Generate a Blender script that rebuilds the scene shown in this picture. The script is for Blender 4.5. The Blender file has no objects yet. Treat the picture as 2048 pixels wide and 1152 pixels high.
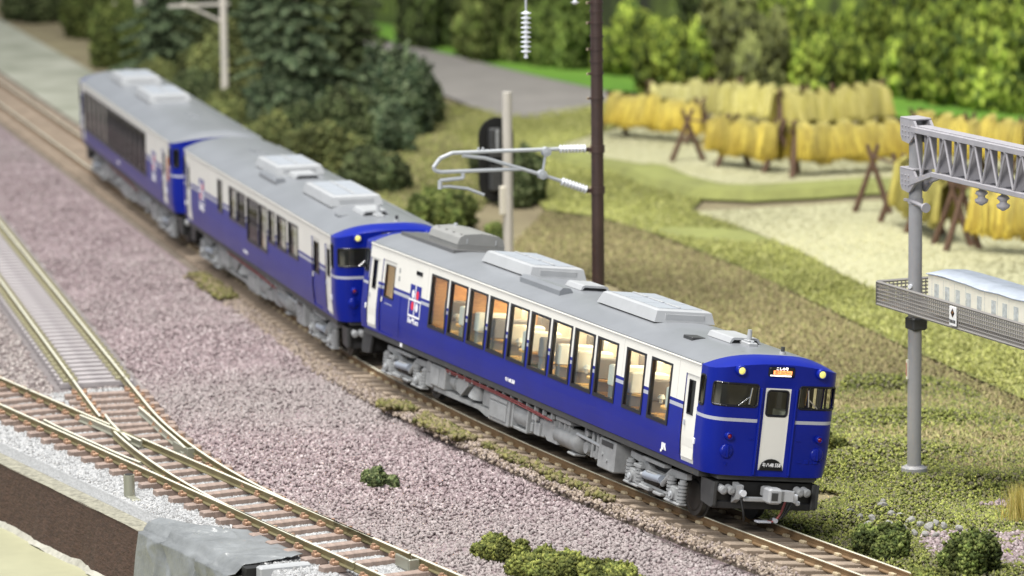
import bpy, math, random
import numpy as np
from mathutils import Vector, Matrix
random.seed(5); rng = np.random.default_rng(5)
SC = bpy.context.scene
COL = SC.collection
pi = math.pi

# ---------------------------------------------------------------- camera (1 unit = 1 m at the layout's scale)
CANT = math.radians(7.0)
CP = Vector((80.993, -34.2513, 17.3545))
CR = Vector((0.378898, 0.92538, -0.010432)); CU = Vector((-0.138606, 0.067891, 0.988018)); CF = Vector((-0.915, 0.372912, -0.153987))
FPX = 7790.7
cam = bpy.data.cameras.new("camera"); co = bpy.data.objects.new("camera", cam); COL.objects.link(co)
M = Matrix((CR, CU, -CF)).transposed().to_4x4(); M.translation = CP
co.matrix_world = M
cam.sensor_width = 36.0; cam.lens = 36.0 * FPX / 2048.0
cam.clip_start = 1.0; cam.clip_end = 1500.0
cam.dof.use_dof = True; cam.dof.focus_distance = 82.0; cam.dof.aperture_fstop = 0.43
SC.camera = co

# ---------------------------------------------------------------- light of the hall
W = bpy.data.worlds.new("World"); SC.world = W; W.use_nodes = True
bgn = W.node_tree.nodes["Background"]; bgn.inputs[0].default_value = (0.80, 0.88, 1.0, 1); bgn.inputs[1].default_value = 0.38
def area(name, loc, aim, size, power, color):
    l = bpy.data.lights.new(name, 'AREA'); l.shape = 'SQUARE'; l.size = size; l.energy = power; l.color = color
    o = bpy.data.objects.new(name, l); COL.objects.link(o); o.location = loc
    o.rotation_euler = (Vector(aim) - Vector(loc)).to_track_quat('-Z', 'Y').to_euler(); return o
area("hall_lamp_overhead", (-10, -20, 130), (-10, 10, 0), 60, 285000, (1.0, 0.975, 0.93))
area("hall_lamp_behind_camera", (95, -95, 85), (0, 0, 0), 40, 150000, (1.0, 0.97, 0.93))
SC.view_settings.view_transform = 'Standard'; SC.view_settings.look = 'None'
SC.view_settings.exposure = 0.25; SC.view_settings.gamma = 1.0
SC.cycles.max_bounces = 6; SC.cycles.transparent_max_bounces = 12

def G(x, y, z=-0.45):
    """point on the level plane z under pixel x, y of the 2048 px photograph (used to read positions off it)"""
    d = CF + CR * ((x - 1024) / FPX) - CU * ((y - 576) / FPX)
    return CP + d * ((z - CP.z) / d.z)

# ---------------------------------------------------------------- materials
MATS = {}
def mat(name, col=(.5,.5,.5), rough=.6, metal=0., var=0., vscale=3., bump=0., bscale=20., col2=None, attr=False, emit=None, estr=0., coat=0., spec=.5, stretch=None, detail=4.):
    if name in MATS: return MATS[name]
    m = bpy.data.materials.new(name); m.use_nodes = True; nt = m.node_tree; N = nt.nodes; L = nt.links
    b = N["Principled BSDF"]; b.inputs["Base Color"].default_value = (*col, 1); b.inputs["Roughness"].default_value = rough
    b.inputs["Metallic"].default_value = metal; b.inputs["Coat Weight"].default_value = coat; b.inputs["Specular IOR Level"].default_value = spec
    tc = N.new("ShaderNodeTexCoord"); src = tc.outputs["Object"]
    if stretch:
        mp = N.new("ShaderNodeMapping"); mp.inputs["Scale"].default_value = stretch; L.new(src, mp.inputs[0]); src = mp.outputs[0]
    if attr:
        a = N.new("ShaderNodeAttribute"); a.attribute_name = "Col"; L.new(a.outputs["Color"], b.inputs["Base Color"])
    elif var or col2:
        n = N.new("ShaderNodeTexNoise"); n.inputs["Scale"].default_value = vscale; n.inputs["Detail"].default_value = detail; n.inputs["Roughness"].default_value = .6
        L.new(src, n.inputs["Vector"])
        r = N.new("ShaderNodeValToRGB"); c2 = col2 or tuple(max(0, c * (1 - var)) for c in col)
        r.color_ramp.elements[0].color = (*c2, 1); r.color_ramp.elements[0].position = .32
        r.color_ramp.elements[1].color = (*(col if col2 else tuple(min(1, c * (1 + var)) for c in col)), 1); r.color_ramp.elements[1].position = .68
        L.new(n.outputs["Fac"], r.inputs[0]); L.new(r.outputs[0], b.inputs["Base Color"])
    if bump:
        n2 = N.new("ShaderNodeTexNoise"); n2.inputs["Scale"].default_value = bscale; n2.inputs["Detail"].default_value = 5
        L.new(src, n2.inputs["Vector"]); bp = N.new("ShaderNodeBump"); bp.inputs["Strength"].default_value = bump; bp.inputs["Distance"].default_value = .05
        L.new(n2.outputs["Fac"], bp.inputs["Height"]); L.new(bp.outputs[0], b.inputs["Normal"])
    if emit:
        b.inputs["Emission Color"].default_value = (*emit, 1); b.inputs["Emission Strength"].default_value = estr
    MATS[name] = m; return m
def glassmat(name, tint=(.9,.93,.9), spec=.09):
    m = bpy.data.materials.new(name); m.use_nodes = True; nt = m.node_tree; N = nt.nodes; L = nt.links
    for n in list(N): N.remove(n)
    o = N.new("ShaderNodeOutputMaterial"); t = N.new("ShaderNodeBsdfTransparent"); t.inputs[0].default_value = (*tint, 1)
    g = N.new("ShaderNodeBsdfGlossy"); g.inputs["Roughness"].default_value = .03
    lw = N.new("ShaderNodeLayerWeight"); lw.inputs[0].default_value = .5; pw = N.new("ShaderNodeMath"); pw.operation = 'POWER'; pw.inputs[1].default_value = 5.
    ml = N.new("ShaderNodeMath"); ml.operation = 'MULTIPLY_ADD'; ml.inputs[1].default_value = .80; ml.inputs[2].default_value = .035; mx = N.new("ShaderNodeMixShader")
    L.new(lw.outputs["Facing"], pw.inputs[0]); L.new(pw.outputs[0], ml.inputs[0]); L.new(ml.outputs[0], mx.inputs[0]); L.new(t.outputs[0], mx.inputs[1]); L.new(g.outputs[0], mx.inputs[2]); L.new(mx.outputs[0], o.inputs[0])
    MATS[name] = m; return m
BLUE = mat("train_blue", (.004,.014,.25), .30, spec=.22, coat=.08, var=.06, vscale=1.2, bump=.02, bscale=60)
WHITE = mat("train_ivory", (.78,.77,.71), .38, var=.03, vscale=.8, bump=.02, bscale=50)
SILV = mat("stripe_silver", (.50,.52,.58), .35, .2)
ROOF = mat("roof_grey", (.205,.215,.23), .32, spec=.65, var=.08, vscale=.7, bump=.03, bscale=40)
ACG = mat("air_conditioner_grey", (.38,.39,.40), .42, var=.05, vscale=2)
ACD = mat("air_conditioner_dark_grey", (.25,.25,.24), .45, var=.06, vscale=2)
UGREY = mat("underframe_light_grey", (.28,.288,.292), .55, var=.14, vscale=4, bump=.1, bscale=30)
UDARK = mat("chassis_charcoal", (.045,.046,.046), .5, var=.15, vscale=3)
BLACK = mat("soft_black", (.008,.008,.008), .55)
BFRAME = mat("window_frame_black", (.006,.006,.010), .3)
NAVY = mat("window_pillar_navy", (.006,.006,.035), .3)
REDP = mat("pipe_maroon", (.22,.05,.05), .5)
METAL = mat("wheel_steel", (.05,.048,.045), .45, .5)
DWHEEL = mat("wheel_dark", (.03,.028,.026), .5, .3)
PWHITE = mat("lettering_white", (.85,.85,.85), .5)
PRED = mat("logo_red", (.75,.03,.06), .5)
WOOD = mat("interior_wood", (.54,.28,.11), .5, var=.2, vscale=5, stretch=(1,1,6))
WOODL = mat("table_wood", (.72,.42,.14), .4, var=.15, vscale=5)
SEATW = mat("seat_white", (.74,.76,.76), .6); SEATG = mat("seat_grey", (.20,.20,.22), .6)
CEIL = mat("interior_ceiling", (.6,.56,.48), .7); IGREEN = mat("interior_green", (.45,.62,.33), .6)
CURT = mat("curtain_white", (.75,.75,.72), .8)
LED = mat("ceiling_led_strip", (.9,.85,.7), .5, emit=(1,.79,.50), estr=26)
GLASS = glassmat("window_glass"); GLASSD = glassmat("cab_glass", (.92,.92,.88))
GLASSB = glassmat("smoked_glass", (.16,.17,.19))
HEADL = mat("headlight_lens_yellow", (.85,.78,.20), .2, emit=(1,.88,.25), estr=.35)
CHROME = mat("chrome", (.7,.7,.7), .15, 1.)
TAILR = mat("tail_light_red", (.22,.01,.03), .25)
DESTO = mat("sign_orange_light", (1,.4,.15), .4, emit=(1,.26,.08), estr=1.6)
DESTW = mat("sign_white_light", (1,1,1), .4, emit=(1,.9,.85), estr=1.6)
RAILS = mat("rail_side_brass", (.19,.165,.085), .45, .35, var=.2, vscale=2, bump=.05, bscale=8)
RAILB = mat("rail_side_brown", (.19,.12,.06), .6, .15, var=.25, vscale=2, bump=.1, bscale=8)
RAILT = mat("rail_top_polished", (.82,.79,.64), .35, .25)
SLPM = mat("sleeper_tan", (.31,.245,.185), .8, var=.25, vscale=1.5, bump=.3, bscale=10)
SLPR = mat("sleeper_reddish_brown", (.285,.215,.18), .6, var=.25, vscale=2, bump=.3, bscale=10, stretch=(1,4,1))
SLPG = mat("sleeper_light_grey", (.34,.315,.32), .75, var=.2, vscale=2)
CLIP = mat("rail_clip_bronze", (.36,.22,.14), .5, .2, var=.25)
CLIPM = mat("rail_clip_tan", (.46,.38,.25), .6, var=.2)
GUARD = mat("guard_plate_nickel", (.36,.36,.29), .4, .5)
CONC = mat("mast_concrete_grey", (.30,.30,.31), .5, var=.07, vscale=2, bump=.1, bscale=12)
BROWN = mat("mast_brown", (.055,.032,.026), .45, var=.15, vscale=2)
WPOLE = mat("pole_weathered_beige", (.58,.54,.47), .7, var=.2, vscale=2, col2=(.42,.40,.36), stretch=(1,1,.25))
PIPEG = mat("bracket_pale_grey", (.44,.46,.48), .4); PORC = mat("porcelain_white", (.72,.74,.78), .25)
TRUSS = mat("truss_mauve_grey", (.33,.32,.34), .5, var=.08, vscale=3, bump=.1, bscale=25)
MESHM = mat("mesh_pewter", (.30,.285,.27), .38, .35); PAPER = mat("paper_cream", (.74,.72,.61), .8, var=.05, vscale=4, bump=.1, bscale=6)
PAPERB = mat("paper_blue_grey", (.36,.40,.46), .75, var=.1, vscale=3); PAPERW = mat("paper_window_grey", (.46,.49,.48), .8, var=.25, vscale=9)
STRAW = mat("rice_straw", attr=True, rough=.8); BARK = mat("trestle_bark", (.11,.062,.038), .8, var=.3, vscale=6)
FOL = mat("foliage_foam", attr=True, rough=.85, spec=.2); STONE = mat("crushed_stone", attr=True, rough=.85, spec=.3)
TAPE = mat("grey_tape", (.185,.195,.20), .36, var=.22, vscale=1.6, bump=.35, bscale=9)
EARTH = mat("edge_brown_board", (.062,.034,.024), .75, var=.35, vscale=5, bump=.8, bscale=7, stretch=(1,1,2.5))
CREAM = mat("cream_board", (.33,.325,.21), .5, var=.06, vscale=1.0, bump=.05, bscale=3)
CORK = mat("cork_grey", (.24,.23,.18), .9, var=.35, vscale=6, bump=.8, bscale=14)
BEADB = mat("white_roadbed", (.35,.355,.36), .8, var=.10, vscale=9, bump=.7, bscale=16)
TRUNKM = mat("bark_pale_brown", (.20,.15,.11), .85, var=.3, vscale=4)

# ---------------------------------------------------------------- mesh helpers
class MB:
    def __init__(s): s.v = []; s.f = []; s.m = []; s.mats = []; s.sm = []
    def mi(s, m):
        if m not in s.mats: s.mats.append(m)
        return s.mats.index(m)
    def add(s, vs, fs, m, smooth=False):
        o = len(s.v); s.v += [tuple(p) for p in vs]; k = s.mi(m)
        for f in fs: s.f.append([i + o for i in f]); s.m.append(k); s.sm.append(smooth)
    def box(s, x0, x1, y0, y1, z0, z1, m, bev=0.):
        if bev > 0:
            b = bev; vs = []
            for (z, i) in ((z0, b), (z0 + b, 0), (z1 - b, 0), (z1, b)):
                for (x, y) in ((x0 + i + b, y0 + i), (x1 - i - b, y0 + i), (x1 - i, y0 + i + b), (x1 - i, y1 - i - b), (x1 - i - b, y1 - i), (x0 + i + b, y1 - i), (x0 + i, y1 - i - b), (x0 + i, y0 + i + b)):
                    vs.append((x, y, z))
            fs = [[7 - i for i in range(8)], [24 + i for i in range(8)]]
            for r in range(3):
                for i in range(8): j = (i + 1) % 8; fs.append([r * 8 + i, r * 8 + j, r * 8 + 8 + j, r * 8 + 8 + i])
            s.add(vs, fs, m); return
        s.add([(x0, y0, z0), (x1, y0, z0), (x1, y1, z0), (x0, y1, z0), (x0, y0, z1), (x1, y0, z1), (x1, y1, z1), (x0, y1, z1)],
              [[0, 3, 2, 1], [4, 5, 6, 7], [0, 1, 5, 4], [1, 2, 6, 5], [2, 3, 7, 6], [3, 0, 4, 7]], m)
    def cyl(s, a, b, r0, m, r1=None, n=12, caps=True, smooth=True):
        a = Vector(a); b = Vector(b); r1 = r0 if r1 is None else r1; d = (b - a).normalized()
        t = Vector((0, 0, 1)) if abs(d.z) < .9 else Vector((1, 0, 0)); u = d.cross(t).normalized(); w = d.cross(u)
        vs = [a + (u * math.cos(2*pi*i/n) + w * math.sin(2*pi*i/n)) * r0 for i in range(n)] + [b + (u * math.cos(2*pi*i/n) + w * math.sin(2*pi*i/n)) * r1 for i in range(n)]
        s.add(vs, [[i, (i+1) % n, n + (i+1) % n, n + i][::-1] for i in range(n)], m, smooth)
        if caps: s.add(vs, [list(range(n)), [2*n - 1 - i for i in range(n)]], m)
    def lathe(s, a, b, prof, m, n=14):
        a = Vector(a); b = Vector(b); d = (b - a).normalized(); t = Vector((0, 0, 1)) if abs(d.z) < .9 else Vector((1, 0, 0)); u = d.cross(t).normalized(); w = d.cross(u)
        vs = []
        for (h, r) in prof:
            for i in range(n): vs.append(a + (b - a) * h + (u * math.cos(2*pi*i/n) + w * math.sin(2*pi*i/n)) * r)
        fs = [[k*n + i, k*n + n + i, k*n + n + (i+1) % n, k*n + (i+1) % n] for k in range(len(prof) - 1) for i in range(n)]
        s.add(vs, fs, m, True)
    def tube(s, pts, r, m, n=8):
        for a, b in zip(pts[:-1], pts[1:]): s.cyl(a, b, r, m, n=n)
    def prism(s, poly, axis, a, b, m):
        """poly: list of 2D pts in the two other axes (cyclic order), extruded along axis from a to b"""
        def P(q, t):
            return (t, q[0], q[1]) if axis == 0 else ((q[0], t, q[1]) if axis == 1 else (q[0], q[1], t))
        n = len(poly); vs = [P(q, a) for q in poly] + [P(q, b) for q in poly]
        s.add(vs, [list(range(n)), [2*n - 1 - i for i in range(n)]] + [[i, n + i, n + (i+1) % n, (i+1) % n] for i in range(n)], m)
    def mesh(s, name):
        me = bpy.data.meshes.new(name); me.from_pydata(s.v, [], s.f)
        for m in s.mats: me.materials.append(m)
        me.polygons.foreach_set("material_index", s.m); me.polygons.foreach_set("use_smooth", s.sm); me.update(); return me
    def build(s, name, parent=None, **kw):
        o = bpy.data.objects.new(name, s.mesh(name)); COL.objects.link(o)
        if parent: o.parent = parent
        tag(o, **kw); return o
def tag(o, label=None, cat=None, group=None, kind=None):
    if label: o["label"] = label
    if cat: o["category"] = cat
    if group: o["group"] = group
    if kind: o["kind"] = kind
    return o
def empty(name, loc=(0,0,0), rot=(0,0,0), **kw):
    o = bpy.data.objects.new(name, None); COL.objects.link(o); o.location = loc; o.rotation_euler = rot; o.empty_display_size = .2; tag(o, **kw); return o
def inst(name, me, parent=None, loc=(0,0,0), rot=(0,0,0), scale=None, **kw):
    o = bpy.data.objects.new(name, me); COL.objects.link(o); o.location = loc; o.rotation_euler = rot
    if scale: o.scale = scale
    if parent: o.parent = parent
    tag(o, **kw); return o
def copy_tree(o, parent=None):
    c = o.copy(); COL.objects.link(c)
    if parent: c.parent = parent
    for ch in list(o.children): copy_tree(ch, c)
    return c
def np_mesh(name, V, F, mats, cols=None, smooth=False):
    me = bpy.data.meshes.new(name); nv = len(V); nf = len(F); k = F.shape[1]
    me.vertices.add(nv); me.vertices.foreach_set("co", V.astype(np.float32).ravel())
    me.loops.add(nf * k); me.loops.foreach_set("vertex_index", F.astype(np.int32).ravel())
    me.polygons.add(nf); me.polygons.foreach_set("loop_start", np.arange(0, nf * k, k, dtype=np.int32)); me.polygons.foreach_set("loop_total", np.full(nf, k, np.int32))
    me.update(calc_edges=True)
    if smooth: me.polygons.foreach_set("use_smooth", np.ones(nf, bool))
    if cols is not None:
        a = me.color_attributes.new("Col", 'FLOAT_COLOR', 'POINT'); a.data.foreach_set("color", np.c_[cols, np.ones(nv)].astype(np.float32).ravel())
    for m in mats: me.materials.append(m)
    me.update(); return me
OCT_V = np.array([(1,0,0),(-1,0,0),(0,1,0),(0,-1,0),(0,0,1),(0,0,-1)], float)
OCT_F = np.array([(0,2,4),(2,1,4),(1,3,4),(3,0,4),(2,0,5),(1,2,5),(3,1,5),(0,3,5)])
TET_V = np.array([(1,1,1),(1,-1,-1),(-1,1,-1),(-1,-1,1)], float) * .75
TET_F = np.array([(0,1,2),(0,3,1),(0,2,3),(1,3,2)])
QUAD_V = np.array([(-1,0,0),(1,0,0),(.5,0,1.),(-.5,0,1.)], float); 
def randrot(n):
    q = rng.normal(size=(n, 4)); q /= np.linalg.norm(q, axis=1)[:, None]; w, x, y, z = q.T
    return np.stack([1-2*(y*y+z*z), 2*(x*y-z*w), 2*(x*z+y*w), 2*(x*y+z*w), 1-2*(x*x+z*z), 2*(y*z-x*w), 2*(x*z-y*w), 2*(y*z+x*w), 1-2*(x*x+y*y)], 1).reshape(n, 3, 3)
def scatter(name, P, tv, tf, S, cols, m, jit=.3, R=None, shared=None):
    n = len(P); R = randrot(n) if R is None else R
    T = tv[None] * (1 + jit * rng.uniform(-1, 1, (n, len(tv), 3)))
    S = np.asarray(S); S = S[:, None, None] if S.ndim == 1 else S[:, None, :]
    V = np.einsum('nij,nkj->nki', R, T * S) + P[:, None, :]
    F = tf[None] + (np.arange(n) * len(tv))[:, None, None]
    return np_mesh(name, V.reshape(-1, 3), F.reshape(-1, tf.shape[1]), [m], np.repeat(cols, len(tv), 0))
def inpoly(P, poly):
    x, y = P[:, 0], P[:, 1]; c = np.zeros(len(P), bool); n = len(poly)
    for i in range(n):
        x0, y0 = poly[i][:2]; x1, y1 = poly[(i+1) % n][:2]
        c ^= ((y0 > y) != (y1 > y)) & (x < (x1 - x0) * (y - y0) / (y1 - y0 + 1e-12) + x0)
    return c
def sample(poly, dens, z=-.4, cap=200000):
    a = np.array([p[:2] for p in poly]); lo, hi = a.min(0), a.max(0); n = int((hi - lo).prod() * dens); n = min(n, 400000)
    P = rng.uniform(lo, hi, (n, 2)); P = P[inpoly(P, poly)][:cap]; return np.c_[P, np.full(len(P), z)]
def pal(n, cols, spread=.15):
    c = np.array(cols)[rng.integers(0, len(cols), n)]; return np.clip(c * (1 + rng.uniform(-spread, spread, (n, 1))), 0, 1)
def noise2(P, s, seed=0):
    r = np.random.default_rng(seed); o = np.zeros(len(P))
    for k in range(7):
        a = r.uniform(0, 2*pi); f = s * r.uniform(.5, 2.0); o += np.sin((P[:, 0]*math.cos(a) + P[:, 1]*math.sin(a)) * f + r.uniform(0, 6.3)) / 3
    return o
def sheet(name, poly, z, m, thick=0, **kw):
    b = MB(); n = len(poly); vs = [(p[0], p[1], z) for p in poly]; b.add(vs, [list(range(n))], m)
    o = b.build(name, **kw); return o
def text_mesh(name, body, size, m, parent, loc, axes, ext=.002, align='CENTER', bold=0., sx=1.):
    cu = bpy.data.curves.new(name, 'FONT'); cu.body = body; cu.size = size; cu.align_x = align; cu.align_y = 'CENTER'; cu.extrude = ext; cu.offset = bold; cu.resolution_u = 2
    t = bpy.data.objects.new(name + "_tmp", cu); COL.objects.link(t); bpy.context.view_layer.update()
    me = bpy.data.meshes.new_from_object(t); bpy.data.objects.remove(t); me.name = name; me.materials.clear(); me.materials.append(m)
    o = bpy.data.objects.new(name, me); COL.objects.link(o); o.parent = parent
    X = Vector(axes[0]); Y = Vector(axes[1]); Zv = X.cross(Y); mm = Matrix((X * sx, Y, Zv)).transposed().to_4x4(); mm.translation = Vector(loc); o.matrix_local = mm; return o

# ---------------------------------------------------------------- main line geometry
def near_y(x):
    if x < -16: return -.88 + .5 * .0083 * 14.5**2 - .0083 * 14.5 * (x + 16)
    if x < -1.5: return -.88 + .5 * .0083 * (x + 1.5)**2
    if x > 12: return -.88 + .5 * .0065 * 13.5**2 + .0065 * 13.5 * (x - 12)
    return -.88 + .5 * .0065 * (x + 1.5)**2
def cant_at(x): return CANT * min(1, max(0, (x + 16) / 11))
xs = np.arange(-125, 34, .5); Pn = np.array([(x, near_y(x)) for x in xs]); Tn = np.gradient(Pn, axis=0); Tn /= np.linalg.norm(Tn, axis=1)[:, None]
Nn = np.c_[-Tn[:, 1], Tn[:, 0]]; CL = Pn + Nn * .66 * math.cos(CANT)
S_ = np.r_[0, np.cumsum(np.linalg.norm(np.diff(CL, axis=0), axis=1))]
def path(s):
    x = np.interp(s, S_, CL[:, 0]); y = np.interp(s, S_, CL[:, 1]); a = np.interp(s, S_, np.arctan2(Tn[:, 1], Tn[:, 0])); return x, y, a
s_of_x = lambda x: float(np.interp(x, CL[:, 0], S_))
def off(x, y, a, d, h=0.):
    """point at lateral offset d (left +) and height h over the canted rail plane"""
    lx, ly = -math.sin(a), math.cos(a); ct = cant_at(x); c, s = math.cos(ct), math.sin(ct)
    return Vector((x + lx * (d * c + h * s), y + ly * (d * c + h * s), -d * s + h * c))
def rail_profile(w=.062, foot=.13, h=.17):
    return [(-foot/2, -h), (foot/2, -h), (foot/2, -h + .022), (.018, -h + .045), (.018, -.055), (w/2, -.04), (w/2, -.010), (w/2 - .010, 0), (-w/2 + .010, 0), (-w/2, -.010), (-w/2, -.04), (-.018, -.055), (-.018, -h + .045), (-foot/2, -h + .022)]
def sweep(b, frames, prof, m, mtop=None, caps=True):
    """frames: list of (origin, lateral, up)"""
    n = len(prof); vs = []
    for (o, l, u) in frames:
        for (p, q) in prof: vs.append(o + l * p + u * q)
    for k in range(n):
        mm = mtop if (mtop and prof[k][1] > -.045 and prof[(k+1) % n][1] > -.045) and (prof[k][1] >= -.011 or prof[(k+1) % n][1] >= -.011) else m
        b.add([], [], mm); o0 = len(b.v) 
    base = len(b.v); b.v += [tuple(p) for p in vs]
    for r in range(len(frames) - 1):
        for k in range(n):
            j = (k+1) % n; top = mtop is not None and prof[k][1] >= -.011 and prof[j][1] >= -.011
            b.f.append([base + r*n + k, base + r*n + j, base + r*n + n + j, base + r*n + n + k]); b.m.append(b.mi(mtop if top else m)); b.sm.append(False)
    if caps:
        b.f.append([base + k for k in range(n)][::-1]); b.m.append(b.mi(m)); b.sm.append(False)
        e = base + (len(frames) - 1) * n; b.f.append([e + k for k in range(n)]); b.m.append(b.mi(m)); b.sm.append(False)
track = empty("railway_track", (0, 0, 0), label="curved main railway track with tan sleepers under the blue train", cat="railway track")
for d in (-.66, .66):
    fr = []
    for s in np.arange(0, S_[-1] - .5, 1.0):
        x, y, a = path(s); o = off(x, y, a, d); o2 = off(x, y, a, d, 1.); o3 = off(x, y, a, d + 1.); fr.append((o, (o3 - o), (o2 - o)))
    b = MB(); sweep(b, fr, rail_profile(), RAILB if d < 0 else RAILB, RAILT); b.build("rail", track)
sb = MB(); sb.box(-.14, .14, -1.28, 1.28, -.33, -.165, SLPM, .02); sl_me = sb.mesh("sleeper")
cb = MB()
for d in (-.66, .66):
    for sgn in (-1, 1): cb.box(-.09, .09, d + sgn*.055 - .0 if sgn > 0 else d - .15, d + .15 if sgn > 0 else d - .055, -.165, -.10, CLIPM, .012)
clip_me = cb.mesh("rail_clip")
s1 = S_[-1]; k = 0; s = s_of_x(27)
far_s = []
while s > 20:
    x, y, a = path(s); p = off(x, y, a, 0)
    if k < 110:
        o = inst("sleeper", sl_me, track, p, (-cant_at(x), 0, a + random.uniform(-.01, .01))); inst("rail_clip", clip_me, o, kind="stuff")
    else: far_s.append((p, a))
    s -= .68; k += 1
b = MB()
for p, a in far_s:
    mt = Matrix.Translation(p) @ Matrix.Rotation(a, 4, 'Z') @ Matrix.Rotation(-cant_at(p.x), 4, 'X')
    v = [mt @ Vector(q) for q in [(-.14,-1.28,-.33),(.14,-1.28,-.33),(.14,1.28,-.33),(-.14,1.28,-.33),(-.14,-1.28,-.165),(.14,-1.28,-.165),(.14,1.28,-.165),(-.14,1.28,-.165)]]
    b.add(v, [[4,5,6,7],[0,1,5,4],[1,2,6,5],[2,3,7,6],[3,0,4,7]], SLPM)
b.build("far_sleepers", track, kind="stuff")

# ---------------------------------------------------------------- yard tracks and turnout in the foreground
def Ny(x): return -9.44 + .097 * x            # near straight rail
def L4y(x):                                   # far rail of the siding, curving into the turnout
    if x < -9: return -7.22 - .155 * (x + 9)
    if x > 5: return Ny(x) + 1.326
    t = x + 9; return -7.22 - .155 * t + .5 * (.252 / 14) * t * t
def L2y(x):                                   # near rail of the siding (parallel, 1.32 to the near side)
    return L4y(x) - 1.335
def fr_of(fn, x0, x1, z=0., step=1.):
    out = []; n = max(2, int(abs(x1 - x0) / step) + 1)
    for x in np.linspace(x0, x1, n):
        h = .05; t = Vector((2*h, fn(x+h) - fn(x-h), 0)).normalized(); out.append((Vector((x, fn(x), z)), Vector((-t.y, t.x, 0)), Vector((0, 0, 1))))
    return out
def railobj(fn, x0, x1, parent, z=0., name="rail", prof=None, m=RAILS, label=None):
    b = MB(); sweep(b, fr_of(fn, x0, x1, z, .7), prof or rail_profile(), m, RAILT); o = b.build(name, parent)
    if label: o["label"] = label
    return o
def sleeper(parent, x, y0, y1, m, a=.097, z=-.17, w=.13, clips=(), cm=None):
    b = MB(); L = (y1 - y0) / 2; b.box(-w, w, -L, L, -.16, 0, m, .018); o = b.build("sleeper", parent); yc = (y0 + y1) / 2
    o.location = (x, yc, z); o.rotation_euler = (0, 0, a)
    if clips:
        c = MB()
        for cy in clips:
            for sg in (-1, 1):
                q = cy - yc; c.box(-.10, .10, q + (.05 if sg > 0 else -.19), q + (.19 if sg > 0 else -.05), 0, .075, cm or CLIP, .015); c.cyl((0, q + sg*.15, .07), (0, q + sg*.15, .12), .045, cm or CLIP, n=8)
        c.build("rail_clip", o, kind="stuff")
    return o
tout = empty("turnout", (0, -9, 0), label="brass railed turnout with reddish sleepers at the lower left", cat="turnout")
def par(o, p): o.parent = p; return o
class Root:  # children keep world coordinates although the root stands at the thing's base
    pass
tout.location = (0, 0, 0)
railobj(Ny, -12.2, 9.4, tout)
railobj(lambda x: Ny(x) + 1.326, -12.2, -6.9, tout)
railobj(lambda x: Ny(x) + 1.326, -4.9, 7.4, tout, name="switch_blade")
railobj(L4y, -12.9, 9.1, tout)
railobj(L2y, -13.1, -8.0, tout)
railobj(L2y, -6.0, 6.6, tout, name="switch_blade")
# frog, wing rails, guard rails
b = MB(); b.prism([(-8.0, L2y(-8.0) + .03), (-6.9, Ny(-6.9) + 1.32 - .03), (-4.9, Ny(-4.9) + 1.30), (-6.0, L2y(-6.0) - .02)], 2, -.10, -.005, RAILS); b.build("frog", tout)
railobj(lambda x: Ny(x) + 1.326 - .13 - .03 * max(0, abs(x + 6.4) - 1.2), -8.4, -4.6, tout, name="wing_rail", m=GUARD)
railobj(lambda x: L2y(x) + .13 + .03 * max(0, abs(x + 6.2) - 1.2), -8.2, -4.8, tout, name="wing_rail", m=GUARD)
railobj(lambda x: Ny(x) + .15 + .05 * max(0, abs(x + 5.2) - 2.0), -8.2, -2.2, tout, name="guard_rail", m=GUARD)
railobj(lambda x: L4y(x) - .16 - .06 * max(0, abs(x + 6.0) - 1.6), -8.8, -3.4, tout, name="guard_rail", m=GUARD)
for (x, fn, dd) in ((-3.55, L4y, -.20), (9.4, L4y, -.25)):
    b = MB(); b.box(-.7 if x < 0 else -.45, .25, -.03, .03, -.25, -.005, GUARD, .012); b.box(.2, .27, -.03, .20, -.25, -.005, GUARD, .012); o = b.build("end_plate", tout); o.location = (x, fn(x) + dd, 0); o.rotation_euler = (0, 0, .05)
x = -12.0
while x < 9.5:
    n, l4 = Ny(x), L4y(x)
    if l4 - n > 2.75:
        sleeper(tout, x, n - .42, n + 1.326 + .40, SLPR, clips=(n, n + 1.326)); sleeper(tout, x + .1, l4 - 1.70, l4 + .42, SLPR, a=-.12, clips=(l4 - 1.335, l4))
    else: sleeper(tout, x, n - .42, l4 + .42, SLPR, clips=(n, l4))
    x += .86
yl = empty("track_section", (0, 0, 0), label="short plain track leaving the turnout at the left picture edge", cat="railway track", group="yard track pieces")
railobj(Ny, -34, -12.28, yl); railobj(lambda x: Ny(x) + 1.326, -34, -12.28, yl)
x = -12.9
while x > -30: sleeper(yl, x, Ny(x) - .42, Ny(x) + 1.74, SLPR, clips=(Ny(x), Ny(x) + 1.326)); x -= .86
yr = empty("track_section", (0, 0, 0), label="track with rusty sleepers in the bottom foreground right of the grey tape", cat="railway track", group="yard track pieces")
railobj(Ny, 9.48, 24, yr); railobj(lambda x: Ny(x) + 1.326, 9.2, 24, yr)
x = 10.0
while x < 22: sleeper(yr, x, Ny(x) - .42, Ny(x) + 1.74, SLPR, clips=(Ny(x), Ny(x) + 1.326)); x += .86
sd = empty("siding_track", (0, 0, 0), label="straight siding with light grey sleepers running to the upper left", cat="railway track")
railobj(L4y, -75, -13.0, sd); railobj(L2y, -75, -13.2, sd)
x = -13.6; k = 0
while x > -62:
    sleeper(sd, x, L4y(x) - 1.60, L4y(x) + .26, SLPG, a=-.155, z=-.165, w=.12, clips=(L4y(x) - 1.335, L4y(x)), cm=mat("rail_clip_olive", (.30,.28,.17), .6)); x -= .62

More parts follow.
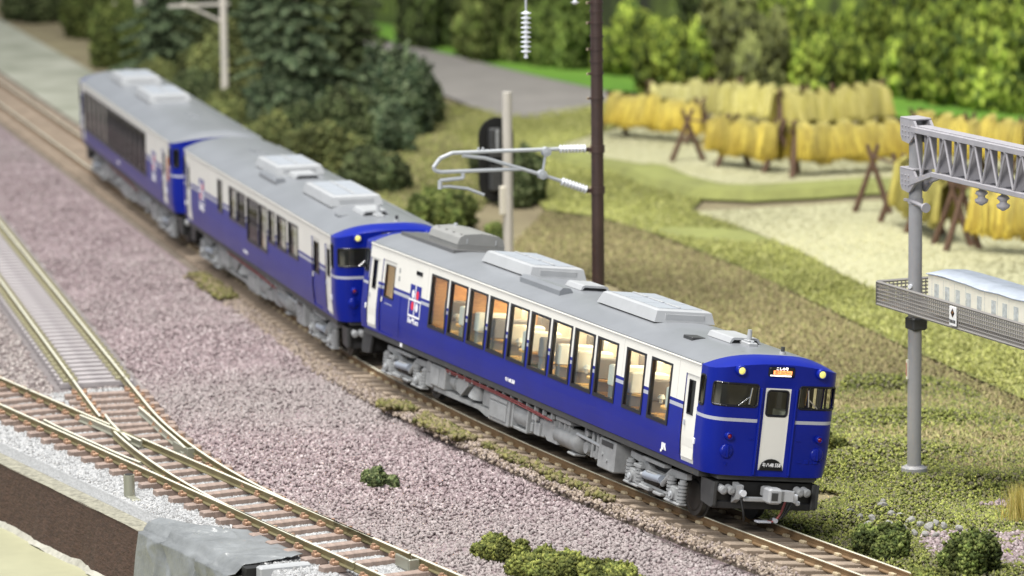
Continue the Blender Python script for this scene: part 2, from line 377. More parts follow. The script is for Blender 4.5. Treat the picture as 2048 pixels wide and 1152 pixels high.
# ---------------------------------------------------------------- ground
GROUNDM = mat("layout_earth", (.25,.215,.12), .95, vscale=.35, col2=(.16,.13,.075), bump=.9, bscale=5)
b = MB(); b.add([(-420, -7, -.52), (60, -7, -.52), (60, 160, -.52), (-420, 160, -.52)], [[0,1,2,3]], GROUNDM); b.build("ground", kind="structure")
GRAVM = mat("gravel_bed_pink", (.28,.22,.228), .95, vscale=5, col2=(.19,.147,.152), bump=1., bscale=14)
GRAVG = mat("gravel_bed_grey", (.30,.27,.26), .95, vscale=1.6, col2=(.16,.135,.13), bump=.6, bscale=10)
def edge_y(x): return Ny(x) - 1.22
# gravel bed: from the main line to the layout's edge
mx = [(x, near_y(x) - .72) for x in np.linspace(-124, 33, 60)]
b = MB(); vs = []; 
xs2 = np.linspace(-124, 33, 90)
for x in xs2: vs += [(x, near_y(x) - .35, -.33), (x, L4y(x) + .55 if x < 5 else Ny(x) + 1.9, -.33)]
b.add(vs, [[2*i, 2*i+1, 2*i+3, 2*i+2] for i in range(len(xs2) - 1)], GRAVM); b.build("gravel_bed", kind="structure")
b = MB(); vs = []; xs3 = np.linspace(-124, 33, 90)
for x in xs3: vs += [(x, L4y(x) + .56 if x < 5 else Ny(x) + 1.91, -.335), (x, edge_y(x), -.335)]
b.add(vs, [[2*i, 2*i+1, 2*i+3, 2*i+2] for i in range(len(xs3) - 1)], GRAVG); b.build("yard_bed", kind="structure")
SDB = mat('siding_bed', (.22,.20,.20), .95, vscale=6, col2=(.12,.105,.105), bump=.8, bscale=12)
b = MB(); b.add([(-75, L4y(-75) + .45, -.331), (-75, L2y(-75) - .45, -.331), (-13.2, L2y(-13.2) - .45, -.331), (-13.2, L4y(-13.2) + .45, -.331)], [[0, 1, 2, 3]], SDB); b.build('siding_bed', kind='structure')
# roadbed under and beside the main line
b = MB(); fr = []
for s in np.arange(0, S_[-1] - .5, 2.0):
    x, y, a = path(s); o = off(x, y, a, 0); fr.append((o, off(x, y, a, 1.) - o, off(x, y, a, 0, 1.) - o))
BEDM = mat("track_bed_tan", (.24,.20,.155), .95, vscale=5, col2=(.11,.09,.07), bump=1., bscale=12)
sweep(b, fr, [(-1.5, -.6), (-1.45, -.30), (-.9, -.27), (.9, -.27), (1.6, -.32), (2.3, -.6)], BEDM, None); b.build("track_bed", kind="structure")
# second track bed in the far left, pale
GREYG = mat("pale_ballast", (.40,.40,.33), .95, vscale=.35, col2=(.24,.25,.19), bump=.9, bscale=6)
b = MB(); vs = []
for x in xs2: vs += [(x, near_y(x) + 2.5, -.40), (x, near_y(x) + 6.6 if x < -45 else near_y(x) + 2.5 + 4.1 * max(0, 1 - (x + 45) / 22), -.40)]
b.add(vs, [[2*i, 2*i+2, 2*i+3, 2*i+1] for i in range(len(xs2) - 1)], GREYG); b.build("pale_track_bed", kind="structure")

def gp(*px, z=-.45): return [tuple(G(x, y, z)) for x, y in px]
# paddies (cut rice stubble) with grassy banks between
PADM = mat("paddy_stubble", (.46,.445,.275), .95, vscale=.7, col2=(.41,.40,.235), bump=.4, bscale=6)
p1 = gp((1095,300),(1250,255),(1500,250),(1790,270),(2200,360),(2200,400),(1900,395),(1700,378),(1420,383),(1290,355),(1110,318))
p2 = gp((1382,425),(1500,420),(1740,405),(2200,395),(2300,640),(2048,640),(1800,610),(1720,570),(1600,505),(1500,463))
sheet("paddy", p1, -.40, PADM, kind="structure"); sheet("paddy", p2, -.40, PADM, kind="structure")
road = gp((560,40),(760,82),(900,112),(1010,140),(1110,163),(1215,185),(1230,200),(1150,225),(1080,238),(1000,236),(940,215),(880,190),(830,160),(700,100),(560,60))
sheet("road", road, -.38, mat("grey_road_grit", (.27,.25,.23), .95, vscale=.5, col2=(.21,.195,.18), bump=.5, bscale=4), kind="structure")
LAWN = mat("bright_lawn", (.16,.32,.03), .9, vscale=.25, col2=(.10,.24,.02), bump=.4, bscale=4)
sheet("lawn", gp((730,40),(900,75),(1100,110),(1300,140),(1780,150),(2300,200),(2300,350),(2048,288),(1790,235),(1700,205),(1215,184),(1110,162),(1010,139),(900,111),(760,81)), -.385, LAWN, kind="structure")
BANKG = mat("bank_grass", (.27,.29,.085), .9, vscale=.6, col2=(.18,.19,.06), bump=.8, bscale=5)
bank = gp((1050,235),(1110,225),(1220,205),(1260,245),(1100,300),(1110,318),(1290,355),(1420,383),(1382,425),(1500,463),(1600,505),(1720,570),(1800,610),(2048,640),(2300,660),(2300,900),(2048,800),(1800,690),(1640,610),(1470,530),(1330,475),(1200,435),(1090,420),(1000,330),(930,300),(900,215))
sheet("bank", bank, -.43, BANKG, kind="structure")
b = MB()   # raised bund between the paddies, a real ridge
def ridge(px, w, h, m, nm, z0=-.42):
    b = MB(); pts = [G(x, y, z0) for x, y in px]; fr = []
    for i, p in enumerate(pts):
        t = (pts[min(i+1, len(pts)-1)] - pts[max(i-1, 0)]); t.z = 0; t.normalize(); fr.append((p, Vector((-t.y, t.x, 0)), Vector((0, 0, 1))))
    sweep(b, fr, [(-w, 0), (w, 0), (w*.75, h*.8), (w*.3, h), (-w*.3, h), (-w*.75, h*.8)], m, None); return b.build(nm, kind="structure")
ridge([(1290,350),(1340,372),(1420,392),(1500,395),(1600,390),(1740,380),(1900,385),(2200,392)], 1.0, .42, BANKG, "bund")
ridge([(1100,305),(1180,332),(1290,350)], .8, .35, BANKG, "bund")

# ---------------------------------------------------------------- gravel and grass scatters
pinks = [(.305,.242,.25),(.25,.194,.202),(.35,.287,.29),(.19,.145,.15),(.29,.245,.246),(.41,.355,.355),(.27,.215,.222)]
poly = [(x, near_y(x) - 1.05) for x in np.linspace(-85, 31, 60)] + [(x, (L4y(x) + .5) if x < 5 else Ny(x) + 1.85) for x in np.linspace(31, -85, 60)]
P = sample(poly, 165, -.30, 400000); P = P[rng.random(len(P)) < np.clip((P[:, 0] + 45) / 40, .16, 1)]
n = len(P); P[:, 2] += .025 * noise2(P, 1.5) + rng.uniform(-.02, .02, n)
cc = pal(n, pinks, .2); g = np.clip(noise2(P, .35, 3) * .5 + .1, 0, .5)[:, None]; cc = cc * (1 - g) + np.array([.29,.27,.255]) * g
me = None
Pl = sample([(-60, L2y(-60) - .35), (-12, L2y(-12) - .45), (-13, Ny(-13) + 1.75), (-60, Ny(-60) + 1.75)], 70, -.31, 90000); Pi = sample([(x, L4y(x) - .1) for x in (-60, -13)] + [(x, L2y(x) + .1) for x in (-13, -60)], 40, -.335, 30000)
Pe = np.concatenate([Pl, Pi]); ne = len(Pe); P = np.concatenate([P, Pe]); cc = np.concatenate([cc, pal(ne, [(.34,.30,.285),(.24,.20,.195),(.42,.38,.36),(.18,.15,.145)], .2)]); n = len(P)
me = scatter("gravel", P, OCT_V, OCT_F, np.c_[rng.uniform(.04, .085, n), rng.uniform(.04, .07, n), rng.uniform(.025, .045, n)], cc, STONE, .35)
inst("gravel", me, kind="stuff", label="pinkish grey crushed stone between the tracks")
# tan ballast along the main line
P = []
for i in range(26000):
    s = random.uniform(s_of_x(-30), s_of_x(32)); d = random.choice([random.uniform(-1.85, -.8), random.uniform(-1.7, -1.2), random.uniform(-.55, .55), random.uniform(.8, 2.2)]); x, y, a = path(s)
    P.append(off(x, y, a, d, -.27 + random.uniform(-.03, .02) - max(0, abs(d) - 1.4) * .15))
P = np.array(P); n = len(P)
me = scatter("track_ballast", P, OCT_V, OCT_F, rng.uniform(.03, .06, n), pal(n, [(.30,.245,.19),(.23,.18,.14),(.35,.29,.24),(.17,.135,.11),(.29,.24,.22)], .2), STONE, .35)
inst("track_ballast", me, kind="stuff", label="tan ballast stones along the main line")
# white beads beside the near yard track
P = []
for i in range(26000):
    x = random.uniform(-16, 20); t = random.random(); lo, hi = edge_y(x) + .05, Ny(x) - .2
    if t < .55: y = random.uniform(lo, hi)
    else: y = random.uniform(Ny(x) + .1, min(L4y(x), Ny(x) + 1.8))
    P.append((x, y, -.315 + random.uniform(-.01, .02)))
for i in range(30000):
    x = random.uniform(-13, 12); P.append((x, random.uniform(Ny(x) + .1, max(Ny(x) + 1.3, L4y(x) - .05)), -.30))
P = np.array(P); n = len(P)
me = scatter("white_ballast", P, OCT_V, OCT_F, rng.uniform(.03, .05, n), pal(n, [(.37,.375,.38),(.31,.315,.32),(.45,.45,.45),(.23,.23,.23)], .1), STONE, .2)
inst("white_ballast", me, kind="stuff", label="white beaded ballast along the near track")

greens_foam = [(.15,.17,.04),(.22,.24,.06),(.10,.12,.03),(.17,.17,.08),(.26,.28,.08),(.15,.14,.09)]
def tufts(name, poly, dens, size, cols, z, hgt=.06, seed=1, thr=-.2, nz=.5, label=None, fib=False):
    P = sample(poly, dens, z, 90000); v = noise2(P, nz, seed); P = P[v > thr]; v = v[v > thr]; n = len(P); P[:, 2] += rng.uniform(0, hgt, n) * np.clip(v + .6, .2, 1.5)
    me = scatter(name, P, TET_V, TET_F, (np.c_[rng.uniform(.5, 1., n), rng.uniform(.4, 1., n), rng.uniform(.3, .8, n)] if not fib else np.c_[rng.uniform(.15, .4, n), rng.uniform(.15, .4, n), rng.uniform(.9, 2.0, n)]) * size, pal(n, cols, .25) * (1 + .22 * noise2(P, .35, seed + 1))[:, None].clip(.6, 1.4), FOL, .4)
    return inst(name, me, kind="stuff", label=label)
tside = [(x, near_y(x) + 2.0) for x in np.linspace(-2, 26, 20)] + gp((2300,1010),(2200,930),(1900,760),(1700,760),(1640,820),z=-.45)
tufts("ground_foam", tside, 900, .062, greens_foam, -.44, .13, 4, -1.3, .9, label="olive green foam ground cover around the gantry mast")
brownp = gp((1000,520),(1090,425),(1200,440),(1330,480),(1470,535),(1640,615),(1800,695),(2048,805),(2300,905),(2300,1010),(1900,930),(1700,900),(1630,760),(1400,640),(1200,560))
browns = [(.225,.19,.095),(.19,.165,.08),(.27,.23,.12),(.17,.14,.07),(.23,.215,.09),(.25,.24,.10)]
tufts("dry_grass", brownp, 190, .095, browns, -.46, .07, 7, -1.5, .5, fib=True, label="dry brown grass between the train and the green bank")
tufts("bank_grass", bank, 85, .085, [(.32,.335,.10),(.27,.28,.08),(.39,.39,.15),(.23,.24,.07)], -.42, .06, 9, -1.2, .5, fib=True, label="yellow green grass on the paddy bank")
Pg = sample(gp((1850,1030),(2300,960),(2300,1300),(2000,1300),(1900,1150),(1840,1090)), 160, -.40, 60000); Pg = Pg[noise2(Pg, 1.1, 5) > -.1]; n = len(Pg)
inst("gravel", scatter("gravel", Pg, OCT_V, OCT_F, rng.uniform(.035, .075, n), pal(n, pinks, .2), STONE, .35), kind="stuff", label="pinkish gravel patch at the bottom right corner")
for pp, sd_ in ((p1, 21), (p2, 22)): tufts("rice_stubble", pp, 55, .05, [(.47,.45,.28),(.43,.41,.24),(.50,.48,.31),(.40,.39,.22)], -.40, .03, sd_, -2.5, .5, label="cut rice stubble on a pale paddy", fib=True)
# moss on the ballast beside the main line
P = []
for (x0, x1, d0, d1, nn) in ((-6.8, -1.6, -2.1, -1.15, 1500), (-30, -25, -2.0, -1.2, 600), (-1, 6, -1.6, -1.1, 450), (12, 22, 1.1, 2.6, 1500)):
    for i in range(nn):
        s = random.uniform(s_of_x(x0), s_of_x(x1)); x, y, a = path(s); P.append(off(x, y, a, random.triangular(d0, d1, d1 - .25), -.25 + random.uniform(0, .10)))
P = np.array(P); P = P[noise2(P, 2.2, 12) > .0 - .6 * (P[:, 0] < -20)]; n = len(P)
inst("moss", scatter("moss", P, TET_V, TET_F, rng.uniform(.04, .09, n), pal(n, [(.19,.175,.065),(.16,.14,.07),(.22,.18,.11),(.13,.13,.045)], .2), FOL, .4), kind="stuff", label="olive moss creeping over the ballast edge")

# ---------------------------------------------------------------- trees, bushes
def yawrot(n):
    a = rng.uniform(0, 2*pi, n); t = rng.normal(0, .35, n); R = np.zeros((n, 3, 3)); ca, sa, ct, st = np.cos(a), np.sin(a), np.cos(t), np.sin(t)
    R[:, 0, 0] = ca; R[:, 0, 1] = -sa * ct; R[:, 0, 2] = sa * st; R[:, 1, 0] = sa; R[:, 1, 1] = ca * ct; R[:, 1, 2] = -ca * st; R[:, 2, 1] = st; R[:, 2, 2] = ct; return R
def foam_mass(name, lobes, npc, size, cols, seed=0, streak=False, ks=(.55, .75, .95, 1.15, 1.4)):
    """pieces spread through the volume of many small lobes; centre, radius list"""
    P = []; K = []
    for (c, r) in lobes:
        n = int(npc * r[0] * r[1] ** .5 * 2) + 30; d = rng.normal(size=(n, 3)); d /= np.linalg.norm(d, axis=1)[:, None]; rad = (rng.uniform(.62, 1.06, n) + .14 * np.sin(d[:, 0] * 5 + c[0] * 9) * np.cos(d[:, 1] * 6 + c[1] * 7) + .12 * (rng.random(n) ** 6))[:, None]
        p = np.array(c) + d * rad * np.array(r); P.append(p); K.append(np.full(n, random.choice(ks)))
    P = np.concatenate(P); K = np.concatenate(K); ok = P[:, 2] > -.02;  P = P[ok]; K = K[ok]; n = len(P)
    P = P + .35 * size * np.c_[np.sin(P[:, 1] * 9 / (size * 8)), np.sin(P[:, 2] * 7 / (size * 8)), np.sin(P[:, 0] * 8 / (size * 8))]
    if streak: return scatter(name, P, TET_V, TET_F, np.c_[rng.uniform(.5, 1.1, n), rng.uniform(.5, 1.1, n), rng.uniform(1.2, 3.6, n)] * size, pal(n, cols, .35) * K[:, None], FOL, .4, R=yawrot(n))
    return scatter(name, P, TET_V, TET_F, rng.uniform(.5, 1.15, n) * size, pal(n, cols, .35) * K[:, None], FOL, .45)
def bush(px, py, rx, h, cols, label, name="bush", size=.12, lob=14, z=-.45, npc=260, group=None, cat="bush", stem=True, depth=None):
    c = G(px, py, z); root = empty(name, c, label=label, cat=cat, group=group); L = []
    ry = depth or rx * .7
    for i in range(lob):
        t = random.uniform(0, 2*pi); q = random.uniform(0, .95) ** .6; rr = random.uniform(.22, .44)
        zz = h * random.uniform(.25, .8) * (1 - .45 * q); L.append(((math.cos(t) * q * rx * .8, math.sin(t) * q * ry * .8, zz), (rr * rx * .8, rr * ry * .8, min(h - zz, h * .38) + .05)))
    me = foam_mass("foliage", L, npc, size, cols); inst("foliage", me, root)
    if stem:
        b = MB(); b.cyl((0, 0, -.05), (0, 0, h * .5), .05 * rx + .02, TRUNKM, .02, n=7); b.build("stem", root)
    return root
DK = [(.06,.08,.03),(.09,.115,.045),(.03,.045,.018),(.115,.135,.06)]
OL = [(.12,.14,.045),(.18,.19,.065),(.07,.085,.028),(.14,.165,.06)]
BL = [(.065,.10,.05),(.105,.145,.07),(.035,.055,.03),(.16,.20,.11)]
LG = [(.105,.125,.03),(.15,.165,.04),(.07,.085,.022),(.19,.20,.05)]
MG = [(.08,.11,.026),(.115,.145,.035),(.05,.07,.018),(.15,.175,.05)]
bush(765, 972, .60, .36, DK, "small dark green bush alone on the pink gravel", size=.055, z=-.33, npc=2600, lob=12, stem=False)
bush(1005, 1118, .85, .40, LG, "leftmost light green bush at the bottom edge", size=.05, z=-.33, npc=2600, stem=False, group="bushes at the bottom edge")
bush(1105, 1154, 1.2, .46, LG, "large yellow green bush at the bottom edge of the gravel", size=.05, z=-.33, npc=2800, lob=18, stem=False, group="bushes at the bottom edge")
bush(1230, 1174, 1.1, .40, LG, "low light green bush right of the large one at the bottom", size=.05, z=-.33, npc=2400, stem=False, group="bushes at the bottom edge")
bush(1775, 1112, .95, .60, MG, "dark green bush nearest the rail, right of the train", size=.055, npc=2400, stem=False, group="bushes beside the main line")
bush(1938, 1148, .92, .85, MG, "tall dark green bush at the bottom right beyond the track", size=.055, npc=2600, lob=18, stem=False, group="bushes beside the main line")
bush(1850, 1185, 1.1, .40, LG, "low pale green bush between the two dark ones and the rail", size=.05, npc=2200, stem=False, group="bushes beside the main line")
bush(1655, 900, .55, .40, LG, "bright green clump showing just right of the train front", size=.06, npc=1800, stem=False)
def conifer(px, py, H, R, cols, label, z=-.45, levels=14, group="conifers left of the road"):
    root = empty("conifer_tree", G(px, py, z), label=label, cat="tree", group=group); b = MB(); b.cyl((0,0,-.1), (0,0,H*.97), .03*H + .05, TRUNKM, .02, n=8); b.build("trunk", root)
    P = []; 
    for k in range(levels):
        t = (k + .5) / levels; zc = H * (.10 + .88 * t); r = R * (1 - t) ** .85 + .12; nb = int(9 + 8 * (1 - t))
        for j in range(nb):
            a = 2*pi*(j + random.random()) / nb; rr = r * random.uniform(.42, 1.2); m = int(40 + 100 * (1 - t)); u = rng.random(m) ** .6
            w = rng.normal(0, .10 * rr + .04, (m, 2)) * (1.1 - u)[:, None]
            P.append(np.c_[math.cos(a) * rr * u - math.sin(a) * w[:, 0] * 1.6, math.sin(a) * rr * u + math.cos(a) * w[:, 0] * 1.6, zc - .28 * rr * u ** 1.3 + w[:, 1] * .5])
    P = np.concatenate(P); n = len(P); inst("crown", scatter("crown", P, TET_V, TET_F, np.c_[rng.uniform(.5, 1.2, n), rng.uniform(.4, 1, n), rng.uniform(.4, 1, n)] * .10, pal(n, cols, .45), FOL, .45), root)
    return root
conifer(598, 268, 9.2, 2.9, BL, "big blue green conifer with pale trunk behind the middle coach")
conifer(318, 168, 9.5, 2.0, BL, "slim grey green conifer near the rear coach")
conifer(700, 205, 8.0, 2.4, DK, "dark conifer standing right behind the big blue green one")
conifer(520, 150, 8.0, 2.0, BL, "conifer behind the wooden post at the left")
for a in ((790,262,2.1,3.6,BL,"round dark green tree at the left end of the grey road"),
          (700,252,1.7,2.6,DK,"dark round tree between the big conifer and the road tree"),
          (452,215,2.0,3.6,OL,"olive green tree behind the left wooden post"),
          (520,235,1.5,2.0,OL,"olive bush at the foot of the big conifer"),
          (405,190,1.6,2.2,OL,"rounded olive bush beside the slim conifer"),
          (250,130,2.2,3.2,MG,"green tree above the roof of the rear coach"),
          (185,72,2.4,3.4,MG,"bright green tree in the far left group"),
          (75,38,2.8,3.0,DK,"dark far tree at the top left corner"),
          (395,120,2.4,4.6,DK,"tall dark tree between the two left conifers"),
          (480,80,2.6,5.0,MG,"green tree at the top behind the wooden post"),
          (620,110,2.8,5.6,MG,"tall green tree behind the big conifer"),
          (260,30,2.8,4.0,DK,"dark tree at the top edge left of the slim conifer")):
    bush(a[0], a[1], a[2], a[3], a[4], a[5], name="leafy_tree", size=.12, lob=34, npc=520, group="trees left of the road", cat="tree")
VG = gp((700,215),(800,190),(930,214),(1010,240),(1060,300),(1010,350),(960,420),(800,440),(700,380)); tufts("verge_grass", VG, 60, .10, [(.26,.27,.09),(.20,.21,.07),(.30,.27,.13),(.16,.15,.07)], -.46, .06, 31, -1.0, .5, label="patchy grass beside the grey road", fib=True)
sheet("verge", gp((700,215),(800,190),(930,214),(1010,240),(1060,300),(1010,350),(960,420),(800,440),(700,380)), -.475, BANKG, kind="structure")
for a in ((470,262,1.9,1.8,OL,"olive bush left of the hedge bushes behind the middle coach roof"),(560,275,2.0,2.6,BL,"green bush at the left foot of the big conifer"),(690,300,2.0,2.4,DK,"green bush at the right foot of the big conifer"),
          (780,300,1.8,1.8,BL,"spreading green bush below the round road tree"),(400,222,1.9,1.8,DK,"green bush above the joint of the rear coaches"),(330,185,1.9,1.5,OL,"olive bush right above the roof of the rear coach"),
          (845,245,1.3,1.8,DK,"dark bush at the right end of the tree group by the road"),(545,318,1.9,1.7,OL,"olive green hedge bush behind the middle coach roof"),(650,352,2.3,1.9,OL,"rounded olive bush behind the middle coach air conditioners"),
          (745,378,1.7,1.5,DK,"dark green bush behind the front roof of the middle coach"),(600,300,2.0,1.8,DK,"dark low bush under the big conifer"),
          (880,455,1.6,1.25,MG,"green bush just behind the coupled coach ends"),(990,480,.45,.5,MG,"tiny dark bush at the foot of the weathered pole"),
          (1030,404,1.6,1.9,DK,"dark bush behind the round signal"),(960,345,.5,.7,DK,"small dark bush left of the round signal")):
    bush(*a[:6], size=.085, lob=30, npc=800, group="bushes behind the train")
# grass tuft at the right picture edge
def blades(name, c, n, r, h, cols, parent=None, spread=.5):
    P = np.array(c) + np.c_[rng.normal(0, r, (n, 2)), np.zeros(n)]; ang = rng.uniform(0, pi, n); ln = rng.normal(0, spread, (n, 2)) * h; hh = h * rng.uniform(.6, 1.1, n); w = .012
    V = np.zeros((n, 3, 3)); V[:, 0] = P + np.c_[np.cos(ang)*w, np.sin(ang)*w, np.zeros(n)]; V[:, 1] = P - np.c_[np.cos(ang)*w, np.sin(ang)*w, np.zeros(n)]; V[:, 2] = P + np.c_[ln, hh]
    return np_mesh(name, V.reshape(-1, 3), np.arange(3*n).reshape(-1, 3), [FOL], np.repeat(pal(n, cols, .2), 3, 0))
c = G(2050, 1045); root = empty("grass_tuft", c, label="yellow straw coloured grass tuft at the right picture edge", cat="grass tuft")
inst("blades", blades("blades", (0,0,0), 900, .16, .85, [(.55,.45,.12),(.45,.42,.12),(.62,.52,.2)], spread=.16), root)
# stones near the rail at lower right
smb = []
for i in range(5):
    V = OCT_V.copy(); b = MB(); b.add([], [], mat("pebble_grey", (.28,.275,.26), .85, var=.2, vscale=6, bump=.3, bscale=10)); 
    import bmesh
    bm = bmesh.new(); bmesh.ops.create_icosphere(bm, subdivisions=2, radius=1.)
    for v in bm.verts: v.co *= 1 + .22 * math.sin(v.co.x*3 + i) * math.cos(v.co.y*2.5 + i*2) + random.uniform(-.05, .05)
    me = bpy.data.meshes.new("stone"); bm.to_mesh(me); bm.free(); me.materials.append(MATS["pebble_grey"]); smb.append(me)
k = 0
for (px, py, r) in ((1765,1024,.16),(1783,1040,.13),(1800,1042,.10),(1745,1048,.11),(1822,1052,.12),(1840,1058,.10),(1858,1064,.12),(1872,1056,.08),(1888,1062,.09),(1778,1058,.10),(1700,1034,.11),(1720,1046,.10),(1735,1062,.13),(1765,1015,.09),(1918,1066,.09),(1850,1078,.08),(1830,1076,.08),(1872,1080,.07),(1805,1068,.10)):
    p = G(px, py, -.44)
    inst("stone", smb[k % 5], None, (p.x, p.y, -.33), (random.random(), random.random(), random.random()*6), (r, r*.85, r*.7), label="loose grey pebble in the heap beyond the rail at the lower right", cat="stone", group="pebbles beyond the rail"); k += 1

# ---------------------------------------------------------------- rice drying racks
def sheaf0(X, side): return np.floor(X * 2.6 + .3 * side)
def rack(pxs, hgt, label, straw=(0., 1.), post_px=None, colA=None, drop=None):
    A = G(*pxs[0], -.40); B = G(*pxs[1], -.40); d = B - A; L = d.length; ang = math.atan2(d.y, d.x)
    root = empty("rice_drying_rack", A, (0, 0, ang), label=label, cat="straw rack", group="rice straw racks on the paddies")
    b = MB(); b.cyl((-.2, 0, hgt), (L + .2, 0, hgt + .02), .045, BARK, n=7); b.build("crossbar", root)
    nt = max(2, int(L / 2.4) + 1)
    for i in range(nt):
        x = L * i / (nt - 1)
        for sg, lean in ((-1, .5), (1, .5)):
            b = MB(); b.cyl((x + sg*.34, sg*lean, 0), (x - sg*.12, -sg*.16, hgt + .40), .115, BARK, .075, n=7); b.build("post", root)
    x0, x1 = straw[0]*L, straw[1]*L; n = int((x1 - x0) * 1500) + 300
    X = rng.uniform(x0, x1, n); side = rng.choice([-1, 1], n); k = np.sin(X * 4.1) * .5 + np.sin(X * 9.3 + 1) * .3
    sh_ = np.sin(sheaf0(X, side) * 3.7 + pxs[0][1]); dr = (drop or hgt * (.78 + .10 * sh_)) * (1 - .10 * rng.random(n) - .06 * k); w = .022
    k = k + .5 * np.sin(X * 1.3 + pxs[0][0]); topw = .20 + .10 * rng.random(n) + .05 * k; botw = .34 + .16 * k * .5 + .14 * rng.random(n); zt = hgt + .12 + .10 * k + .12 * sh_ + .12 * rng.random(n)
    V = np.zeros((n, 6, 3)); jx = rng.normal(0, .13, n) + .12 * np.sin(sheaf0(X, side) * 5.1)
    for q, (zz, yy) in enumerate(((zt, -.02 * side), (zt - .20, side * topw), (zt - dr, side * botw))):
        V[:, 2*q] = np.c_[X - w + jx * (q / 2), yy, zz]; V[:, 2*q+1] = np.c_[X + w + jx * (q / 2), yy, zz]
    F = np.array([(0,1,3,2),(2,3,5,4)])[None] + (np.arange(n) * 6)[:, None, None]
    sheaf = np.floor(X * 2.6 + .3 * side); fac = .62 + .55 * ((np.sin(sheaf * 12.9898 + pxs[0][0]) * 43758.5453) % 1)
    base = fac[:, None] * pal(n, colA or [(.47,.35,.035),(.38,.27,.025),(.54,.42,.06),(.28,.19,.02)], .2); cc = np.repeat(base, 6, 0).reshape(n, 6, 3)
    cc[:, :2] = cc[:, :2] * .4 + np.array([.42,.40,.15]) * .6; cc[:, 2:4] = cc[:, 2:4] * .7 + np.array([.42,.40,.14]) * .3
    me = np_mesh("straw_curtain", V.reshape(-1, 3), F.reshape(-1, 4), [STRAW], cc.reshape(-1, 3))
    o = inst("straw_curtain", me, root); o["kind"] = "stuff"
    return root
rack(((1225,272),(1400,287)), 1.4, "yellow straw rack nearest the brown mast")
rack(((1375,322),(1560,345)), 1.55, "front straw rack in the middle of the field, left half", straw=(.30, 1.))
rack(((1590,352),(1830,338)), 1.6, "front straw rack in the middle of the field, right half")
rack(((1430,250),(1610,262)), 1.45, "straw rack in the back row, left of centre", colA=[(.48,.43,.12),(.41,.36,.08),(.54,.49,.18)])
rack(((1560,285),(1765,262)), 1.65, "straw rack in the back row rising to the right", colA=[(.48,.42,.12),(.40,.34,.06),(.53,.46,.15)])
rack(((1300,238),(1480,232)), 1.15, "hindmost pale straw rack before the hedge", colA=[(.48,.45,.16),(.42,.38,.11),(.54,.50,.22)])
rack(((1745,425),(1905,490)), 1.9, "near straw rack behind the gantry mast with bare left trestle", straw=(.42, .95), colA=[(.44,.38,.08),(.36,.30,.05),(.48,.42,.12)])
rack(((1925,500),(2210,520)), 2.0, "nearest straw rack at the right picture edge", straw=(.12, 1.))
rack(((1830,330),(2050,350)), 1.7, "straw rack half hidden behind the truss beam")

# ---------------------------------------------------------------- backdrop and hedge
BD = bpy.data.materials.new("forest_backdrop_print"); BD.use_nodes = True; nt = BD.node_tree; N = nt.nodes; L = nt.links; bs = N["Principled BSDF"]; bs.inputs["Roughness"].default_value = .9
tc = N.new("ShaderNodeTexCoord"); mp = N.new("ShaderNodeMapping"); mp.inputs["Scale"].default_value = (1, 1, .45); L.new(tc.outputs["Object"], mp.inputs[0])
n1 = N.new("ShaderNodeTexNoise"); n1.inputs["Scale"].default_value = .34; n1.inputs["Detail"].default_value = 8; n1.inputs["Roughness"].default_value = .68; L.new(mp.outputs[0], n1.inputs[0])
r1 = N.new("ShaderNodeValToRGB"); e = r1.color_ramp.elements; e[0].position = .40; e[0].color = (.022,.026,.016,1); e[1].position = .70; e[1].color = (.30,.42,.06,1)
for p_, c_ in ((.46,(.035,.05,.016,1)),(.53,(.09,.13,.025,1)),(.60,(.16,.24,.03,1))): q = e.new(p_); q.color = c_
L.new(n1.outputs[0], r1.inputs[0]); L.new(r1.outputs[0], bs.inputs["Base Color"])
A = G(100, -75, -.5); B = G(740, 50, -.5); C_ = G(1215, 95, -.5); D_ = G(2400, 150, -.5)
pts = [A, B, C_, D_]; b = MB()
for p, q in zip(pts[:-1], pts[1:]):
    b.add([(p.x, p.y, -.5), (q.x, q.y, -.5), (q.x, q.y, 32), (p.x, p.y, 32), (p.x - .3, p.y + .5, -.5), (q.x - .3, q.y + .5, -.5), (q.x - .3, q.y + .5, 32), (p.x - .3, p.y + .5, 32)], [[0,1,2,3],[5,4,7,6],[3,2,6,7]], BD)
b.build("backdrop", kind="structure")
HG = [(.19,.26,.035),(.12,.17,.025),(.30,.37,.06),(.05,.08,.018)]
HD = [(.05,.075,.02),(.08,.11,.03),(.03,.04,.015)]
k = 0
def hedge(px, py, rx, h, cols, label):
    c = G(px, py, -.45); root = empty("hedge_bush", c, label=label, cat="bush", group="bushes before the forest backdrop"); Lb = []
    for i in range(34):
        t = random.uniform(0, 2*pi); q = random.uniform(0, 1) ** .6; rr = random.uniform(.25, .45); zz = h * random.uniform(.1, .85) * (1 - .3 * q)
        Lb.append(((math.cos(t)*q*rx*.95, math.sin(t)*q*1.2, zz), (rr*rx*.62, rr*1.2, h * random.uniform(.18, .42) + .2)))
    inst("foliage", foam_mass("foliage", Lb, 420, .12, cols, streak=True, ks=(.6, .8, 1., 1.2, 1.5)), root); b = MB(); b.cyl((0,0,-.1), (0,0,h*.6), .12, TRUNKM, .05, n=7); b.build("stem", root)
